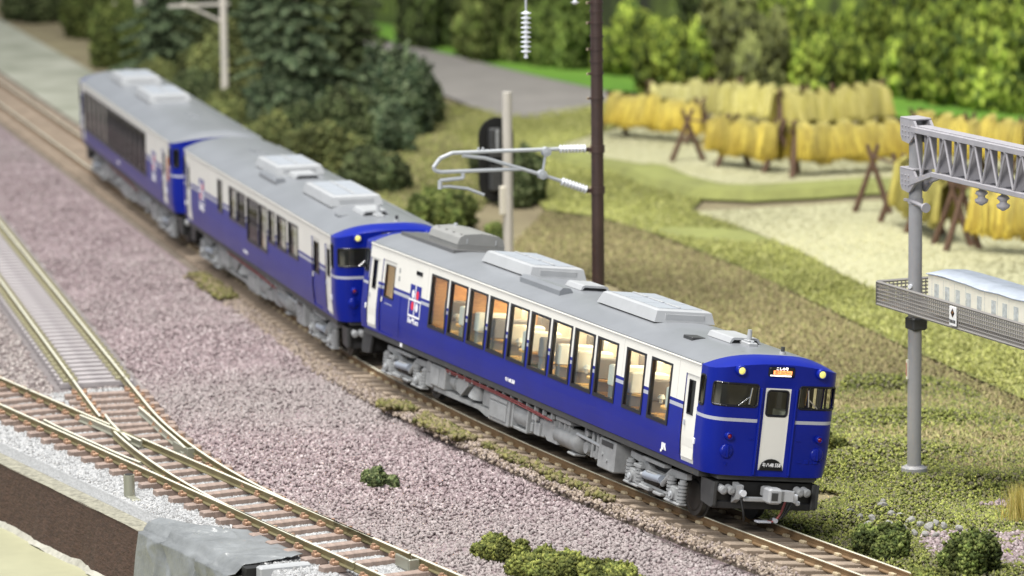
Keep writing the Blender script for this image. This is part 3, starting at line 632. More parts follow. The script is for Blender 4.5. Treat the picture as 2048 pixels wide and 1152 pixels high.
for (px, py, rx, h, cc, lb) in ((1890,205,3.4,4.6,HG,"bright green bush above the truss beam"),(2010,222,3.2,5.2,HG,"bright green bush at the top right corner"),
        (1640,198,3.2,3.4,HG,"green bush behind the back straw racks"),(1760,185,2.8,3.6,HG,"green bush between the straw racks and the top right corner"),
        (1480,190,3.4,4.4,[(.14,.16,.05),(.20,.22,.07),(.09,.10,.04)],"dull olive bush in the middle of the backdrop"),(1350,185,2.4,3.2,HG,"small yellow green bush left of the dull olive one"),
        (1270,150,3.0,2.6,HG,"low green bush right of the brown mast"),(1560,182,2.4,4.6,HG,"bright drooping bush above the straw racks"),(1120,132,2.8,4.2,[(.10,.15,.03),(.14,.19,.04),(.06,.09,.02)],"dull green bush left of the brown mast"),
        (980,118,3.0,4.4,[(.10,.14,.03),(.15,.18,.05),(.06,.08,.02)],"olive bush behind the hanging insulator"),(860,92,3.0,4.2,HD,"dark bush behind the grey road"),(1420,140,2.4,6.5,HD,"tall bush coloured dark as a shadowy hollow of the backdrop"),(1800,160,2.0,7.0,HD,"dark narrow bush at the top right")):  # the tall HD bush's dark colour stands for the shade of a hollow
    hedge(px, py, rx, h, cc, lb)

# ---------------------------------------------------------------- railcars
ZE, ZB = 3.35, 1.19
def side_y(z): return 1.45 - (.065 * ((1.9 - z) / .7) ** 2 if z < 1.9 else 0)
def livery(x, z):
    if z > 2.465: return WHITE
    if z > 2.395: return BLUE
    if z > 2.315: return SILV
    return BLUE
def panel(b, sg, x0, x1, z0, z1, holes, colf, inset=0., xe=(), ze=(), rev=.05):
    X = sorted({x0, x1, *[h[0] for h in holes], *[h[1] for h in holes], *xe}); X = [x for x in X if x0 <= x <= x1]
    Zs = sorted({z0, z1, *[h[2] for h in holes], *[h[3] for h in holes], *ze}); Zs = [z for z in Zs if z0 <= z <= z1]
    for i in range(len(X) - 1):
        for j in range(len(Zs) - 1):
            cx, cz = (X[i] + X[i+1]) / 2, (Zs[j] + Zs[j+1]) / 2
            if any(h[0] < cx < h[1] and h[2] < cz < h[3] for h in holes): continue
            y0, y1 = sg * (side_y(Zs[j]) - inset), sg * (side_y(Zs[j+1]) - inset)
            f = [[0, 1, 2, 3]] if sg < 0 else [[3, 2, 1, 0]]
            b.add([(X[i], y0, Zs[j]), (X[i+1], y0, Zs[j]), (X[i+1], y1, Zs[j+1]), (X[i], y1, Zs[j+1])], f, colf(cx, cz))
    for h in holes:
        ya, yb = sg * (side_y(h[2]) - inset), sg * (side_y(h[3]) - inset); ia, ib = ya - sg * rev, yb - sg * rev
        o = [(h[0], ya, h[2]), (h[1], ya, h[2]), (h[1], yb, h[3]), (h[0], yb, h[3])]; q = [(h[0], ia, h[2]), (h[1], ia, h[2]), (h[1], ib, h[3]), (h[0], ib, h[3])]
        m = colf((h[0] + h[1]) / 2, h[2] - .01)
        b.add(o + q, [[0, 1, 5, 4], [1, 2, 6, 5], [2, 3, 7, 6], [3, 0, 4, 7]], m)
ZSTEPS = [1.3, 1.45, 1.6, 1.75, 1.9, 2.315, 2.395, 2.465]
def outline(a, z, xf=10.5):
    """nose outline by arc length a from the centre line; returns x, |y|"""
    r = .40; ys = 1.45 - r
    if a <= ys: x, y = xf - .06 * (a / ys) ** 2, a
    elif a <= ys + r * pi / 2: t = (a - ys) / r; x, y = xf - .06 - r + r * math.cos(t), ys + r * math.sin(t)
    else: x, y = xf - .06 - r - (a - ys - r * pi / 2), 1.45
    k = side_y(z) / 1.45; return x, y * (k if y > .6 else 1 + (k - 1) * y / .6)
A_MAX = 1.05 + .4 * pi / 2 + (10.5 - .06 - .4 - 9.75)
WROW = (2.62, 3.08)
def nose(root, sg, cab, capm=None):
    """body end: sg = +1 front end, -1 rear end"""
    parts = []
    AC = sorted({-A_MAX, A_MAX, *[s * v for s in (-1, 1) for v in (.235, .29, .385, .43, .47, 1.05, 1.15, 1.25, 1.35, 1.45, 1.55, 1.64, 1.70, 1.93, .7, .9)], 0.})
    ZR = [ZB, 1.32, 1.45, 1.6, 1.75, 1.9, 2.1, 2.30, 2.37, 2.45, 2.47, 2.55, 2.62, 2.8, 2.97, 3.02, 3.08, 3.16, 3.25, ZE]
    def hole(a, z):
        A = abs(a)
        if cab:
            if .47 < A < 1.45 and WROW[0] < z < WROW[1]: return 1
            if A < .235 and 2.45 < z < 2.97: return 2
            if 1.70 < A < 1.93 and 2.55 < z < 3.16: return 3
        elif (1.25 < A < 1.45 or 1.64 < A < 1.93) and 2.62 < z < 3.16: return 3
        return 0
    def P(a, z, ins=0.):
        x, y = outline(abs(a), z); zz = z
        if z > 3.1: zz = z + .17 * (1 - (y / 1.45) ** 2) * (z - 3.1) / (ZE - 3.1)
        if cab and abs(a) < .385 - 1e-6 and z < 3.1: x -= .035
        if ins:
            x2, y2 = outline(abs(a) + .01, z); x1, y1 = outline(max(0, abs(a) - .01), z); t = Vector((x2 - x1, y2 - y1)).normalized(); x -= ins * abs(t.y); y -= ins * abs(t.x) * (1 if y > 1 else 0)
        return (sg * x, math.copysign(y, a) * sg if a else 0., zz)
    b = MB(); glass = {}; smooth = True
    # vertex grid so that the shell is smooth
    idx = {}
    def vid(i, j):
        if (i, j) not in idx: idx[(i, j)] = len(b.v); b.v.append(P(AC[i], ZR[j]))
        return idx[(i, j)]
    for i in range(len(AC) - 1):
        for j in range(len(ZR) - 1):
            ca, cz = (AC[i] + AC[i+1]) / 2, (ZR[j] + ZR[j+1]) / 2; h = hole(ca, cz)
            if h:
                g = glass.setdefault((h, 1 if ca > 0 else -1) if h != 2 else (2, 0), MB()); q = [P(AC[i], ZR[j], .03), P(AC[i+1], ZR[j], .03), P(AC[i+1], ZR[j+1], .03), P(AC[i], ZR[j+1], .03)]
                g.add(q, [[0, 1, 2, 3]], GLASSD, True); continue
            m = BLUE
            if 2.30 < cz < 2.37 and abs(ca) > .43: m = SILV
            if cab and abs(ca) < .29 and 1.32 < cz < 3.02: m = WHITE
            if not cab and abs(ca) < .43 and cz < 3.02: m = UDARK
            b.f.append([vid(i, j), vid(i+1, j), vid(i+1, j+1), vid(i, j+1)]); b.m.append(b.mi(m)); b.sm.append(True)
    # roof cap
    def RZ(y): return ZE + .33 * (1 - abs(y / 1.45) ** 2.6)
    KK = [0, .5, 1]; TT = [.12, .3, .5, .68, .82, .91, .96, .985, 1.]
    n = len(AC); base = len(b.v); rows = []
    for k in range(len(KK) + len(TT)):
        for a in AC:
            x, y, z = P(a, ZE); x = abs(x); T = .50 * (1 - (y / 1.45) ** 2)
            t = T * KK[k] if k < len(KK) else T + (1 - T) * TT[k - len(KK)]
            b.v.append((sg * (9.75 + (x - 9.75) * t), y, z + (RZ(y) - z) * (1 - t ** 3.2)))
    for r in range(len(KK) + len(TT) - 1):
        m = (ROOF if cab or capm else BLUE) if r < len(KK) - 1 else (capm or BLUE)
        for i in range(n - 1): b.f.append([base + (r+1)*n + i, base + (r+1)*n + i + 1, base + r*n + i + 1, base + r*n + i]); b.m.append(b.mi(m)); b.sm.append(True)
    o = b.build("cab_front" if cab else "body_end", root)
    for (h, s_), g in glass.items():
        w = g.build("cab_window" if h != 2 else "door_window", root)
        if h == 1: rng_ = (.47, 1.45, *WROW)
        elif h == 2: rng_ = (-.235, .235, 2.45, 2.97)
        elif cab: rng_ = (1.70, 1.93, 2.55, 3.16)
        else: rng_ = None
        for R_ in ([rng_] if rng_ else [(1.25, 1.45, 2.62, 3.16), (1.64, 1.93, 2.62, 3.16)]):
            a0, a1, z0, z1 = R_; pts = []; rc = .06
            for (ca, cz, t0) in ((a1 - rc, z1 - rc, 0), (a0 + rc, z1 - rc, 90), (a0 + rc, z0 + rc, 180), (a1 - rc, z0 + rc, 270)):
                for t in (0, 30, 60, 90): tt = math.radians(t0 + t); pts.append((ca + rc * math.cos(tt), cz + rc * math.sin(tt)))
            full = []
            for k in range(len(pts)):
                p, q = pts[k], pts[(k+1) % len(pts)]; m = max(1, int(abs(p[0] - q[0]) / .12))
                for u in range(m): full.append(Vector(P((p[0] + (q[0] - p[0]) * u / m) * (s_ if h != 2 else 1), p[1] + (q[1] - p[1]) * u / m, .004)))
            full.append(full[0]); f = MB(); f.tube(full, .026, BFRAME, 6); f.build("window_seal", w)
            if h != 3 : 
                full2 = [Vector(v) * 1 for v in full]; f = MB(); f.tube([v + Vector((sg*.012, 0, 0)) for v in full2], .012, CHROME if h == 1 else BFRAME, 5); f.build("window_trim", w)
    return P
def text_side(b_parent, body, x, z, size, sg=-1, bold=.0, m=None, name="lettering", sx=1.):
    ax = ((1, 0, 0), (0, 0, 1)) if sg < 0 else ((-1, 0, 0), (0, 0, 1))
    return text_mesh(name, body, size, m or PWHITE, b_parent, (x, sg * (side_y(z) + .004), z), ax, .003, bold=bold, sx=sx)
def window_frame_mesh(w, h, ft=.055, depth=.07, pillar=BFRAME):
    b = MB(); 
    for (x0, x1, z0, z1) in ((-w/2, w/2, -h/2, -h/2 + ft), (-w/2, w/2, h/2 - ft*.7, h/2), (-w/2, -w/2 + ft, -h/2 + ft, h/2 - ft*.7), (w/2 - ft, w/2, -h/2 + ft, h/2 - ft*.7)):
        b.box(x0, x1, -.012, depth, z0, z1, pillar)
    return b
WF = {}
def add_window(root, sg, x0, x1, z0, z1, glass, name="window", ft=.055, frame=BFRAME):
    key = (round(x1 - x0, 3), round(z1 - z0, 3), glass.name, ft)
    if key not in WF:
        g = MB(); w, h = x1 - x0 - ft, z1 - z0 - ft; g.box(-w/2, w/2, .018, .030, -h/2, h/2, glass)
        WF[key] = (window_frame_mesh(x1 - x0, z1 - z0, ft, .07, frame).mesh("window"), g.mesh("pane"))
    zc = (z0 + z1) / 2; o = inst(name, WF[key][0], root, ((x0 + x1) / 2, sg * side_y(max(zc, 1.9)), zc), (0, 0, 0 if sg < 0 else pi)); inst("pane", WF[key][1], o); return o
def bogie(root, xc, side_only=False):
    g = empty("bogie", (xc, 0, 0)); g.parent = root
    fm = MB()
    for sg in (-1, 1):
        y0, y1 = sorted((sg * 1.02, sg * 1.14))
        # side frame: high over the axles, dipped beam between
        fm.prism([(-1.42, .80), (-1.42, .92), (-.62, .90), (-.35, .72), (.35, .72), (.62, .90), (1.42, .92), (1.42, .80), (.78, .74), (.42, .50), (-.42, .50), (-.78, .74)], 1, y0, y1, UGREY)
        ya, yb = sorted((sg * 1.08, sg * 1.28))
        fm.box(-.55, .55, ya, yb, .88, .96, UGREY, .015); fm.box(-.30, .30, ya, yb + (.02 if sg > 0 else 0), .56, .70, UGREY, .02)
        fm.cyl((-.40, sg * 1.22, .58), (.42, sg * 1.22, .62), .095, mat("damper_blue_grey", (.28,.31,.36), .5), n=12); fm.cyl((-.60, sg * 1.22, .56), (-.40, sg * 1.22, .58), .05, PIPEG, n=8)
        fm.cyl((-.75, sg * 1.16, .36), (.75, sg * 1.16, .36), .035, UGREY, n=8); fm.box(-.62, -.10, ya, yb, .27, .36, UGREY, .02); fm.box(.12, .50, ya, yb, .27, .34, UGREY, .02)
        fm.box(-.95, -.6, ya, yb - .02, .66, .74, UGREY, .015); fm.cyl((.75, sg*1.2, .78), (.42, sg*1.2, .52), .06, UGREY, n=8)
    fm.box(-.3, .3, -1.02, 1.02, .55, .85, BLACK); fm.build("bogie_frame", g)
    for ax in (-1.05, 1.05):
        for sg in (-1, 1):
            w = MB(); w.cyl((ax, sg * .60, .43), (ax, sg * .73, .43), .43, METAL, n=28); w.cyl((ax, sg * .73, .43), (ax, sg * .75, .43), .34, DWHEEL, .30, n=24); w.cyl((ax, sg * .57, .43), (ax, sg * .60, .43), .47, METAL, n=28)
            if sg < 0: w.cyl((ax, -.57, .43), (ax, .57, .43), .09, DWHEEL, n=10)
            w.build("wheel", g)
            a = MB(); a.box(ax - .17, ax + .17, *sorted((sg * 1.05, sg * 1.25)), .30, .60, UGREY, .03); a.cyl((ax, sg * 1.25, .44), (ax, sg * 1.30, .44), .12, UGREY, n=12); a.cyl((ax, sg * 1.30, .44), (ax, sg * 1.325, .44), .06, PIPEG, n=10)
            a.box(ax - .36, ax + .36, *sorted((sg * 1.06, sg * 1.28)), .24, .30, UGREY, .02); a.build("axle_box", g)
            for dx in (-.27, .27):
                s = MB()
                for k in range(6): s.cyl((ax + dx, sg * 1.16, .31 + k * .075), (ax + dx, sg * 1.16, .355 + k * .075), .105, UGREY, n=12)
                s.cyl((ax + dx, sg * 1.16, .30), (ax + dx, sg * 1.16, .78), .075, UGREY, n=10); s.build("coil_spring", g)
    return g
def ac_unit(root, x0, x1, kind, y=.72):
    b = MB()
    if kind == 'flat':
        t = .13; zb, zt = 3.66, 3.93
        b.add([(x0, -y, zb), (x1, -y, zb), (x1, y, zb), (x0, y, zb), (x0 + t, -y + .07, zt - .03), (x1 - .06, -y + .07, zt - .03), (x1 - .06, y - .07, zt - .03), (x0 + t, y - .07, zt - .03),
               (x0 + t + .05, -y + .13, zt), (x1 - .11, -y + .13, zt), (x1 - .11, y - .13, zt), (x0 + t + .05, y - .13, zt)],
              [[0,1,5,4],[1,2,6,5],[2,3,7,6],[3,0,4,7],[4,5,9,8],[5,6,10,9],[6,7,11,10],[7,4,8,11],[8,9,10,11]], ACG)
        b.box(x0 + .15, x1 - .15, -y + .15, y - .15, 3.50, 3.659, UDARK)
        o = b.build("air_conditioner", root); n = 3; L = (x1 - x0 - .5) / n
        for k in range(n):
            g = MB(); xa = x0 + .25 + k * L; g.box(xa + .03, xa + L - .03, -y + .20, y - .20, zt, zt + .012, mat("ac_lid_blue_grey", (.33,.355,.39), .45), .005); g.box(xa + .08, xa + L - .08, -.04, .04, zt + .012, zt + .035, ACG, .008); g.build("lid_panel", o)
        g = MB(); g.box(x1 - .04, x1 - .012, -y + .25, y - .25, zb + .06, zt - .08, ACG, .01); g.build("end_grille", o)
    else:
        prof = []
        for (yy, zz) in ((-.60, 3.60), (-.62, 3.82), (-.57, 3.97), (-.46, 4.05), (0, 4.10), (.46, 4.05), (.57, 3.97), (.62, 3.82), (.60, 3.60)): prof.append((yy, zz))
        b.prism(prof[::-1], 0, x0, x1, ACD); b.box(x0 + .01, x1 + .012, -.632, .632, 3.805, 3.82, ACD)
        for yy in (-.38, .38): b.box(x1, x1 + .02, yy - .012, yy + .012, 3.84, 3.96, ACG)
        for k in range(4): b.box(x0 + .25 + k*.5, x0 + .33 + k*.5, -.50, -.44, 4.045, 4.06, ACD)
        b.cyl((x0 - .1, -.35, 3.9), (x0, -.35, 3.9), .07, PIPEG, n=8); b.cyl((x0 + .3, -.05, 4.08), (x0 + .3, -.05, 4.16), .05, PIPEG, n=8)
        o = b.build("air_conditioner", root, label="tall round shouldered dark grey roof unit")
    return o
def vent(root, x0, x1, y=.36):
    b = MB(); z = 3.80
    b.prism([(-y, 3.68), (-y + .05, z - .02), (-y + .10, z), (y - .10, z), (y - .05, z - .02), (y, 3.68), (y - .04, 3.68), (y - .10, z - .05), (-y + .10, z - .05), (-y + .04, 3.68)][::-1], 0, x0, x1, ACG)
    b.box(x0 + .25, x1 - .1, -y + .08, y - .08, 3.60, z - .05, UDARK); return b.build("roof_vent", root)
def antenna(root, x):
    b = MB(); b.box(x - .22, x + .22, -.11, .11, 3.65, 3.75, ACG, .02); b.box(x - .12, x + .12, -.07, .07, 3.75, 3.79, ACG, .01); b.cyl((x, 0, 3.79), (x, 0, 4.0), .055, ACG, .045, n=12)
    for dx in (-.17, .17): b.cyl((x + dx, 0, 3.72), (x + dx, 0, 3.78), .03, PIPEG, n=8)
    return b.build("antenna", root)

def build_car(cfg):
    root = empty("railcar", cfg['loc'], cfg['rot'], label=cfg['label'], cat="railcar", group="coupled railcars of the blue and white train")
    W1, DOORS = cfg['windows'], cfg['doors']
    XE = 9.75; hol = [w[:4] for w in W1] + [d[:4] for d in DOORS]
    for sg in (-1, 1):
        b = MB(); panel(b, sg, -XE, XE, ZB, ZE, hol, livery, ze=ZSTEPS); b.build("body_side", root)
        for w in W1:
            o = add_window(root, sg, w[0], w[1], w[2], w[3], w[4], ft=w[5] if len(w) > 5 else .055)
            if len(w) > 6 and w[6] == 'curtain' :
                c = MB(); cw = (w[1] - w[0]) * .55; n = 7; vs = []
                for k in range(n): xx = -(w[1]-w[0])/2 + .40 * (w[1]-w[0]) + cw * k / (n-1); vs += [(xx, .036 + .02 * (k % 2), -(w[3]-w[2])/2 + .05), (xx, .036 + .02 * (k % 2), (w[3]-w[2])/2)]
                c.add(vs, [[2*k, 2*k+2, 2*k+3, 2*k+1] for k in range(n-1)], CURT); c.build("curtain", o)
        for d in DOORS:
            x0, x1, z0, z1, hole, dm = d[:6]; b = MB(); cf = (lambda x, z: WHITE) if dm == 'white' else livery
            panel(b, sg, x0 + .004, x1 - .004, z0 + .004, z1 - .004, [hole], cf, inset=.022, ze=ZSTEPS); 
            if dm == 'white': 
                q = .05; b.box(x0 + .05, x1 - .05, *sorted((sg * (side_y(1.5) - .022), sg * (side_y(1.5) - .016))), 1.34, 2.10, WHITE)
            o = b.build("door", root)
            g = MB(); f = window_frame_mesh(hole[1] - hole[0], hole[3] - hole[2], .03, .05); fo = f.build("door_window", o); fo.location = ((hole[0] + hole[1]) / 2, sg * (1.45 - .022), (hole[2] + hole[3]) / 2); fo.rotation_euler = (0, 0, 0 if sg < 0 else pi)
            g.box(hole[0] + .02, hole[1] - .02, *sorted((sg * 1.405, sg * 1.395)), hole[2] + .02, hole[3] - .02, GLASSD if dm == 'white' else GLASS); g.build("pane", o)
            h = MB(); hx = x0 + .10; h.box(hx, hx + .05, *sorted((sg * (side_y(1.95) - .01), sg * (side_y(1.95) + .015))), 2.0, 2.12, SILV if dm == 'white' else WHITE, .008); h.build("door_handle", o)
            if dm == 'white':
                for zz in (1.75,):
                    m_ = MB(); m_.box(x1 + .015 if x1 > 0 else x0 - .07, x1 + .07 if x1 > 0 else x0 - .015, *sorted((sg * (side_y(zz) - .01), sg * (side_y(zz) + .03))), zz - .06, zz + .07, PWHITE, .01); m_.build("marker", root)
        # gutter
        b = MB(); b.box(-XE, XE, *sorted((sg * 1.44, sg * 1.475)), ZE - .03, ZE + .005, WHITE, .006); b.box(-XE, XE, *sorted((sg * 1.40, sg * 1.465)), ZE + .006, ZE + .035, ROOF, .008); b.build("gutter", root)
    # roof
    b = MB(); ny = 22; vs = []
    for x in (-XE, XE):
        for k in range(ny + 1):
            s = -1 + 2 * k / ny; s = math.copysign(abs(s) ** .75, s); vs.append((x, 1.45 * s, ZE + .33 * (1 - abs(s) ** 2.6)))
    n = ny + 1; b.add(vs, [[k, n + k, n + k + 1, k + 1] for k in range(ny)], ROOF, True)
    b.build("roof", root)
    nose(root, 1, cfg['front_cab'], cfg.get('cap_f')); nose(root, -1, cfg['rear_cab'], cfg.get('cap_r'))
    # chassis band
    b = MB(); b.box(-9.95, 9.95, -1.37, 1.37, 1.05, 1.188, UDARK, .01); b.box(9.955, 10.36, -1.12, 1.12, 1.08, 1.188, UDARK, .01); b.box(-10.36, -9.955, -1.12, 1.12, 1.08, 1.188, UDARK, .01); b.build("chassis", root)
    b = MB(); b.box(-5.6, 5.6, -.62, .62, .50, 1.03, BLACK); b.build("underframe_core", root)
    # interior
    b = MB(); b.box(-9.7, 9.7, -1.36, 1.36, 1.30, 1.46, WOOD); b.box(-9.7, 9.7, -1.38, 1.38, 3.30, 3.32, CEIL); 
    for sg in (-1, 1):
        wl = MB()
        lo = cfg.get('dado', 1.80)
        wl.box(-9.6, 9.6, *sorted((sg * 1.33, sg * 1.36)), 1.46, lo, WOODL)
        wl.build("inner_wall", root)
    b.build("floor_and_ceiling", root)
    if cfg['lit']:
        b = MB(); b.box(-8.2, 8.4, -.18, .18, 3.255, 3.29, LED); b.build("ceiling_light_strip", root)
    for x, m in cfg['bulkheads']:
        b = MB()
        b.box(x - .03, x + .03, -1.32, -.35, 1.46, 3.3, m); b.box(x - .03, x + .03, .35, 1.32, 1.46, 3.3, m); b.box(x - .03, x + .03, -.35, .35, 2.95, 3.3, m); b.build("bulkhead", root)
    bm_ = MB(); CW = mat("cab_wall_olive", (.42,.41,.33), .7); bm_.box(9.02, 9.06, -1.36, 1.36, 1.46, 3.3, CW); bm_.box(-9.06, -9.02, -1.36, 1.36, 1.46, 3.3, CW)
    for e, cab in ((1, cfg['front_cab']), (-1, cfg['rear_cab'])):
        if cab:
            for yy in (-1.05, -.8, .62, .95): bm_.box(*sorted((e*9.25, e*9.32)), yy - .06, yy + .06, 2.2, 3.25, mat("cab_panel_khaki", (.62,.60,.50), .7))
            bm_.box(*sorted((e*9.7, e*10.2)), -1.2, -.3, 2.2, 2.5, mat("cab_desk_grey_green", (.34,.38,.33), .7)); bm_.box(*sorted((e*9.7, e*10.2)), .3, 1.2, 2.2, 2.5, MATS["cab_desk_grey_green"])
            bm_.box(*sorted((e*9.6, e*9.66)), .05, .16, 2.2, 3.0, WOODL)
    bm_.build("cab_wall", root)
    if cfg['seats']:
        sm = MB(); sm.box(-.10, .10, -.42, .42, 1.46, 2.20, SEATG, .03); sm.box(-.10, .46, -.42, .42, 1.62, 1.88, WOODL, .03); bme = sm.mesh("seat")
        hm = MB(); hm.box(-.13, .13, -.44, .44, 2.12, 2.58, SEATW, .03); hme = hm.mesh("headrest")
        hg = MB(); hg.box(-.13, .13, -.44, .44, 2.12, 2.58, SEATG, .03); hgm = hg.mesh("headrest")
        tm = MB(); tm.cyl((0, 0, 2.08), (0, 0, 2.12), .42, WOODL, n=20); tm.cyl((0, 0, 1.46), (0, 0, 2.08), .05, UGREY, n=8); tm.cyl((0,0,1.46), (0,0,1.5), .18, UGREY, n=12); tme = tm.mesh("table")
        for k, x in enumerate(cfg['seats']):
            for sg in (-1, 1):
                if sg > 0 and k % 2: pass
                d = 1 if (k % 2 == 0) else -1
                o = inst("seat", bme, root, (x, sg * .82 if sg < 0 else .78, 0), (0, 0, 0 if d > 0 else pi)); inst("headrest", hme if (k + (sg > 0)) % 3 else hgm, o)
                if k % 2 == 0: inst("table", tme, root, (x + .85, sg * .86, 0))
                if k % 2 == 1 and sg < 0:
                    lb = MB(); lb.cyl((0,0,2.12), (0,0,2.22), .035, SEATW, .05, n=8); lb.cyl((0,0,2.22), (0,0,2.30), .09, SEATW, .05, n=10); l_ = lb.build("table_lamp", root); l_.location = (x - .75, -1.05, 0)
    # roof equipment
    for x0, x1, kd in cfg['acs']: ac_unit(root, x0, x1, kd)
    for x0, x1 in cfg['vents']: vent(root, x0, x1)
    for x in cfg['antennas']: antenna(root, x)
    for x0, x1, y0, y1, z0, z1 in cfg['boxes']:
        b = MB(); r = .07; b.prism([(y0, z0), (y0, z1 - r), (y0 + r, z1), (y1 - r, z1), (y1, z1 - r), (y1, z0)][::-1], 0, x0, x1, ROOF); b.build("exhaust_duct", root)
    for x, y in cfg['hatches']:
        b = MB(); s = abs(y) / 1.45; z = ZE + .33 * (1 - s ** 2.6); b.box(x - .22, x + .22, y - .16, y + .16, z - .06, z + .035, UDARK if cfg['lit'] else ROOF, .01); b.build("roof_hatch", root)
    if cfg['lit']:
        b = MB(); b.box(-9.5, -5.9, -.80, .80, 3.55, 3.692, mat("roof_panel_dark", (.115,.115,.115), .4)); b.build("roof_pad", root)
    # under-floor gear, both sides
    bogie(root, 7.2 + .35); bogie(root, -7.2 - .15)
    def ug(name, fn, label=None):
        for sg in (-1, 1):
            b = MB(); fn(b, sg); o = b.build(name, root)
            if label: o["label"] = label
    Y = lambda sg, a, c: sorted((sg * a, sg * c))
    ug("equipment_box", lambda b, s: (b.box(-5.42, -4.5, *Y(s, .75, 1.28), .46, .98, UGREY, .03), b.box(-5.38, -4.85, *Y(s, 1.28, 1.30), .50, .93, UGREY, .006)))
    ug("equipment_box", lambda b, s: (b.box(-5.9, -5.46, *Y(s, .8, 1.2), .36, .72, UGREY, .03), b.box(-5.85, -5.6, *Y(s, .9, 1.22), .72, 1.0, UGREY, .02)))
    ug("air_tank", lambda b, s: (b.cyl((-4.35, s * 1.0, .70), (-3.75, s * 1.0, .70), .20, UGREY, n=16), b.cyl((-4.1, s * 1.0, .70), (-4.0, s * 1.0, .70), .225, UGREY, n=16)))
    ug("equipment_box", lambda b, s: b.prism([(-3.75, .95), (-3.05, .95), (-3.05, .80), (-3.45, .52), (-3.75, .60)], 1, *Y(s, .8, 1.25), UGREY))
    ug("funnel", lambda b, s: b.cyl((-2.75, s * 1.05, .95), (-2.85, s * 1.05, .58), .10, UGREY, .24, n=14))
    ug("drip_tray", lambda b, s: b.prism([(-5.3, .34), (-5.3, .45), (-1.6, .45), (-1.6, .30), (-1.9, .28), (-2.4, .36)], 1, *Y(s, .62, 1.2), UGREY))
    ug("equipment_box", lambda b, s: (b.box(-2.35, -1.75, *Y(s, .7, 1.15), .45, .92, UGREY, .05),))
    ug("radiator_box", lambda b, s: (b.box(-1.66, -.46, *Y(s, .7, 1.26), .26, .90, UGREY, .03), b.box(-1.58, -.56, *Y(s, 1.26, 1.285), .36, .74, UGREY, .01), b.box(-1.60, -.54, *Y(s, 1.26, 1.29), .77, .86, UGREY, .01)))
    ug("fuel_tank", lambda b, s: (b.cyl((-.2, s * .95, .62), (.62, s * .95, .62), .29, UGREY, n=20), b.box(-.28, -.2, *Y(s, .7, 1.26), .33, .95, UGREY, .01), b.box(.62, .68, *Y(s, .7, 1.26), .33, .95, UGREY, .01), b.box(-.2, .62, *Y(s, .8, 1.22), .30, .36, UGREY, .01)))
    ug("filter_block", lambda b, s: (b.box(.75, 1.45, *Y(s, .8, 1.18), .36, .80, UGREY, .03), b.cyl((.95, s*1.22, .7), (.95, s*1.22, .9), .06, UGREY, n=8), b.box(1.05, 1.35, *Y(s, 1.18, 1.24), .38, .66, UGREY, .01), b.cyl((1.2, s*1.24, .76), (1.2, s*1.30, .76), .07, UGREY, n=10), b.box(.78,.9,*Y(s,1.18,1.22),.4,.6,UGREY,.01)))
    ug("fan_shroud", lambda b, s: b.prism([(1.5, .92), (2.0, .92), (2.25, .60), (2.32, .36), (1.75, .36), (1.5, .5)], 1, *Y(s, .75, 1.2), UGREY))
    ug("silencer", lambda b, s: (b.lathe((2.05, s * 1.0, .58), (3.35, s * 1.0, .58), [(0, 0.), (0, .16), (.06, .25), (.9, .25), (1, .24), (1, 0)], UGREY, 22), b.box(2.9, 3.3, *Y(s, .9, 1.2), .27, .33, UGREY, .02)))
    ug("equipment_box", lambda b, s: (b.box(2.2, 3.02, *Y(s, .85, 1.25), .90, 1.02, UGREY, .02), b.box(2.3, 2.36, *Y(s, 1.1, 1.2), .75, .9, UGREY), b.box(2.6, 2.66, *Y(s, 1.1, 1.2), .75, .9, UGREY), b.box(2.85, 2.91, *Y(s, 1.1, 1.2), .75, .9, UGREY)))
    ug("valve_rack", lambda b, s: (b.box(3.45, 4.6, *Y(s, .8, 1.02), .36, .98, UGREY, .02), b.cyl((3.3, s*1.16, .78), (4.5, s*1.12, .72), .04, PIPEG, n=8), b.cyl((4.05, s*1.1, .4), (4.05, s*1.1, .95), .045, UGREY, n=8), b.cyl((4.3, s*1.1, .4), (4.3, s*1.1, .95), .045, UGREY, n=8), b.cyl((3.75, s*1.02, .55), (3.75, s*1.14, .55), .13, UGREY, n=12), b.box(3.52, 3.62, *Y(s, 1.02, 1.1), .7, 1.0, UGREY, .01), b.cyl((3.75, s*1.02, .86), (3.75, s*1.14, .86), .08, UGREY, n=12), b.box(4.1,4.45,*Y(s,1.02,1.12),.4,.55,UGREY,.02)))
    ug("equipment_box", lambda b, s: (b.box(4.68, 5.55, *Y(s, .75, 1.26), .30, .97, UGREY, .03), b.cyl((4.95, s*1.26, .62), (4.95, s*1.29, .62), .035, UGREY, n=8), b.cyl((5.2, s*1.26, .52), (5.2, s*1.29, .52), .035, UGREY, n=8), b.box(4.85, 5.45, *Y(s, 1.26, 1.27), .82, .93, UDARK)))
    ug("brake_pipe", lambda b, s: (b.tube([(-4.4, s*1.30, .985), (-1.2, s*1.305, .97), (.3, s*1.30, .95), (2.1, s*1.29, .86)], .022, REDP, 7), b.tube([(-4.4, s*1.27, .93), (-1.0, s*1.30, .925), (.2, s*1.30, .90), (1.9, s*1.28, .84)], .018, REDP, 7)))
    for sg in (-1, 1):
        b = MB()
        for k in range(14): x = -4.2 + k * .48; b.box(x, x + .07, *Y(sg, 1.22, 1.30), .90, 1.03, UGREY)
        b.build("pipe_brackets", root, kind="stuff")
    for e, cab in ((1, cfg['front_cab']), (-1, cfg['rear_cab'])): end_gear(root, e, cab, cfg)
    return root
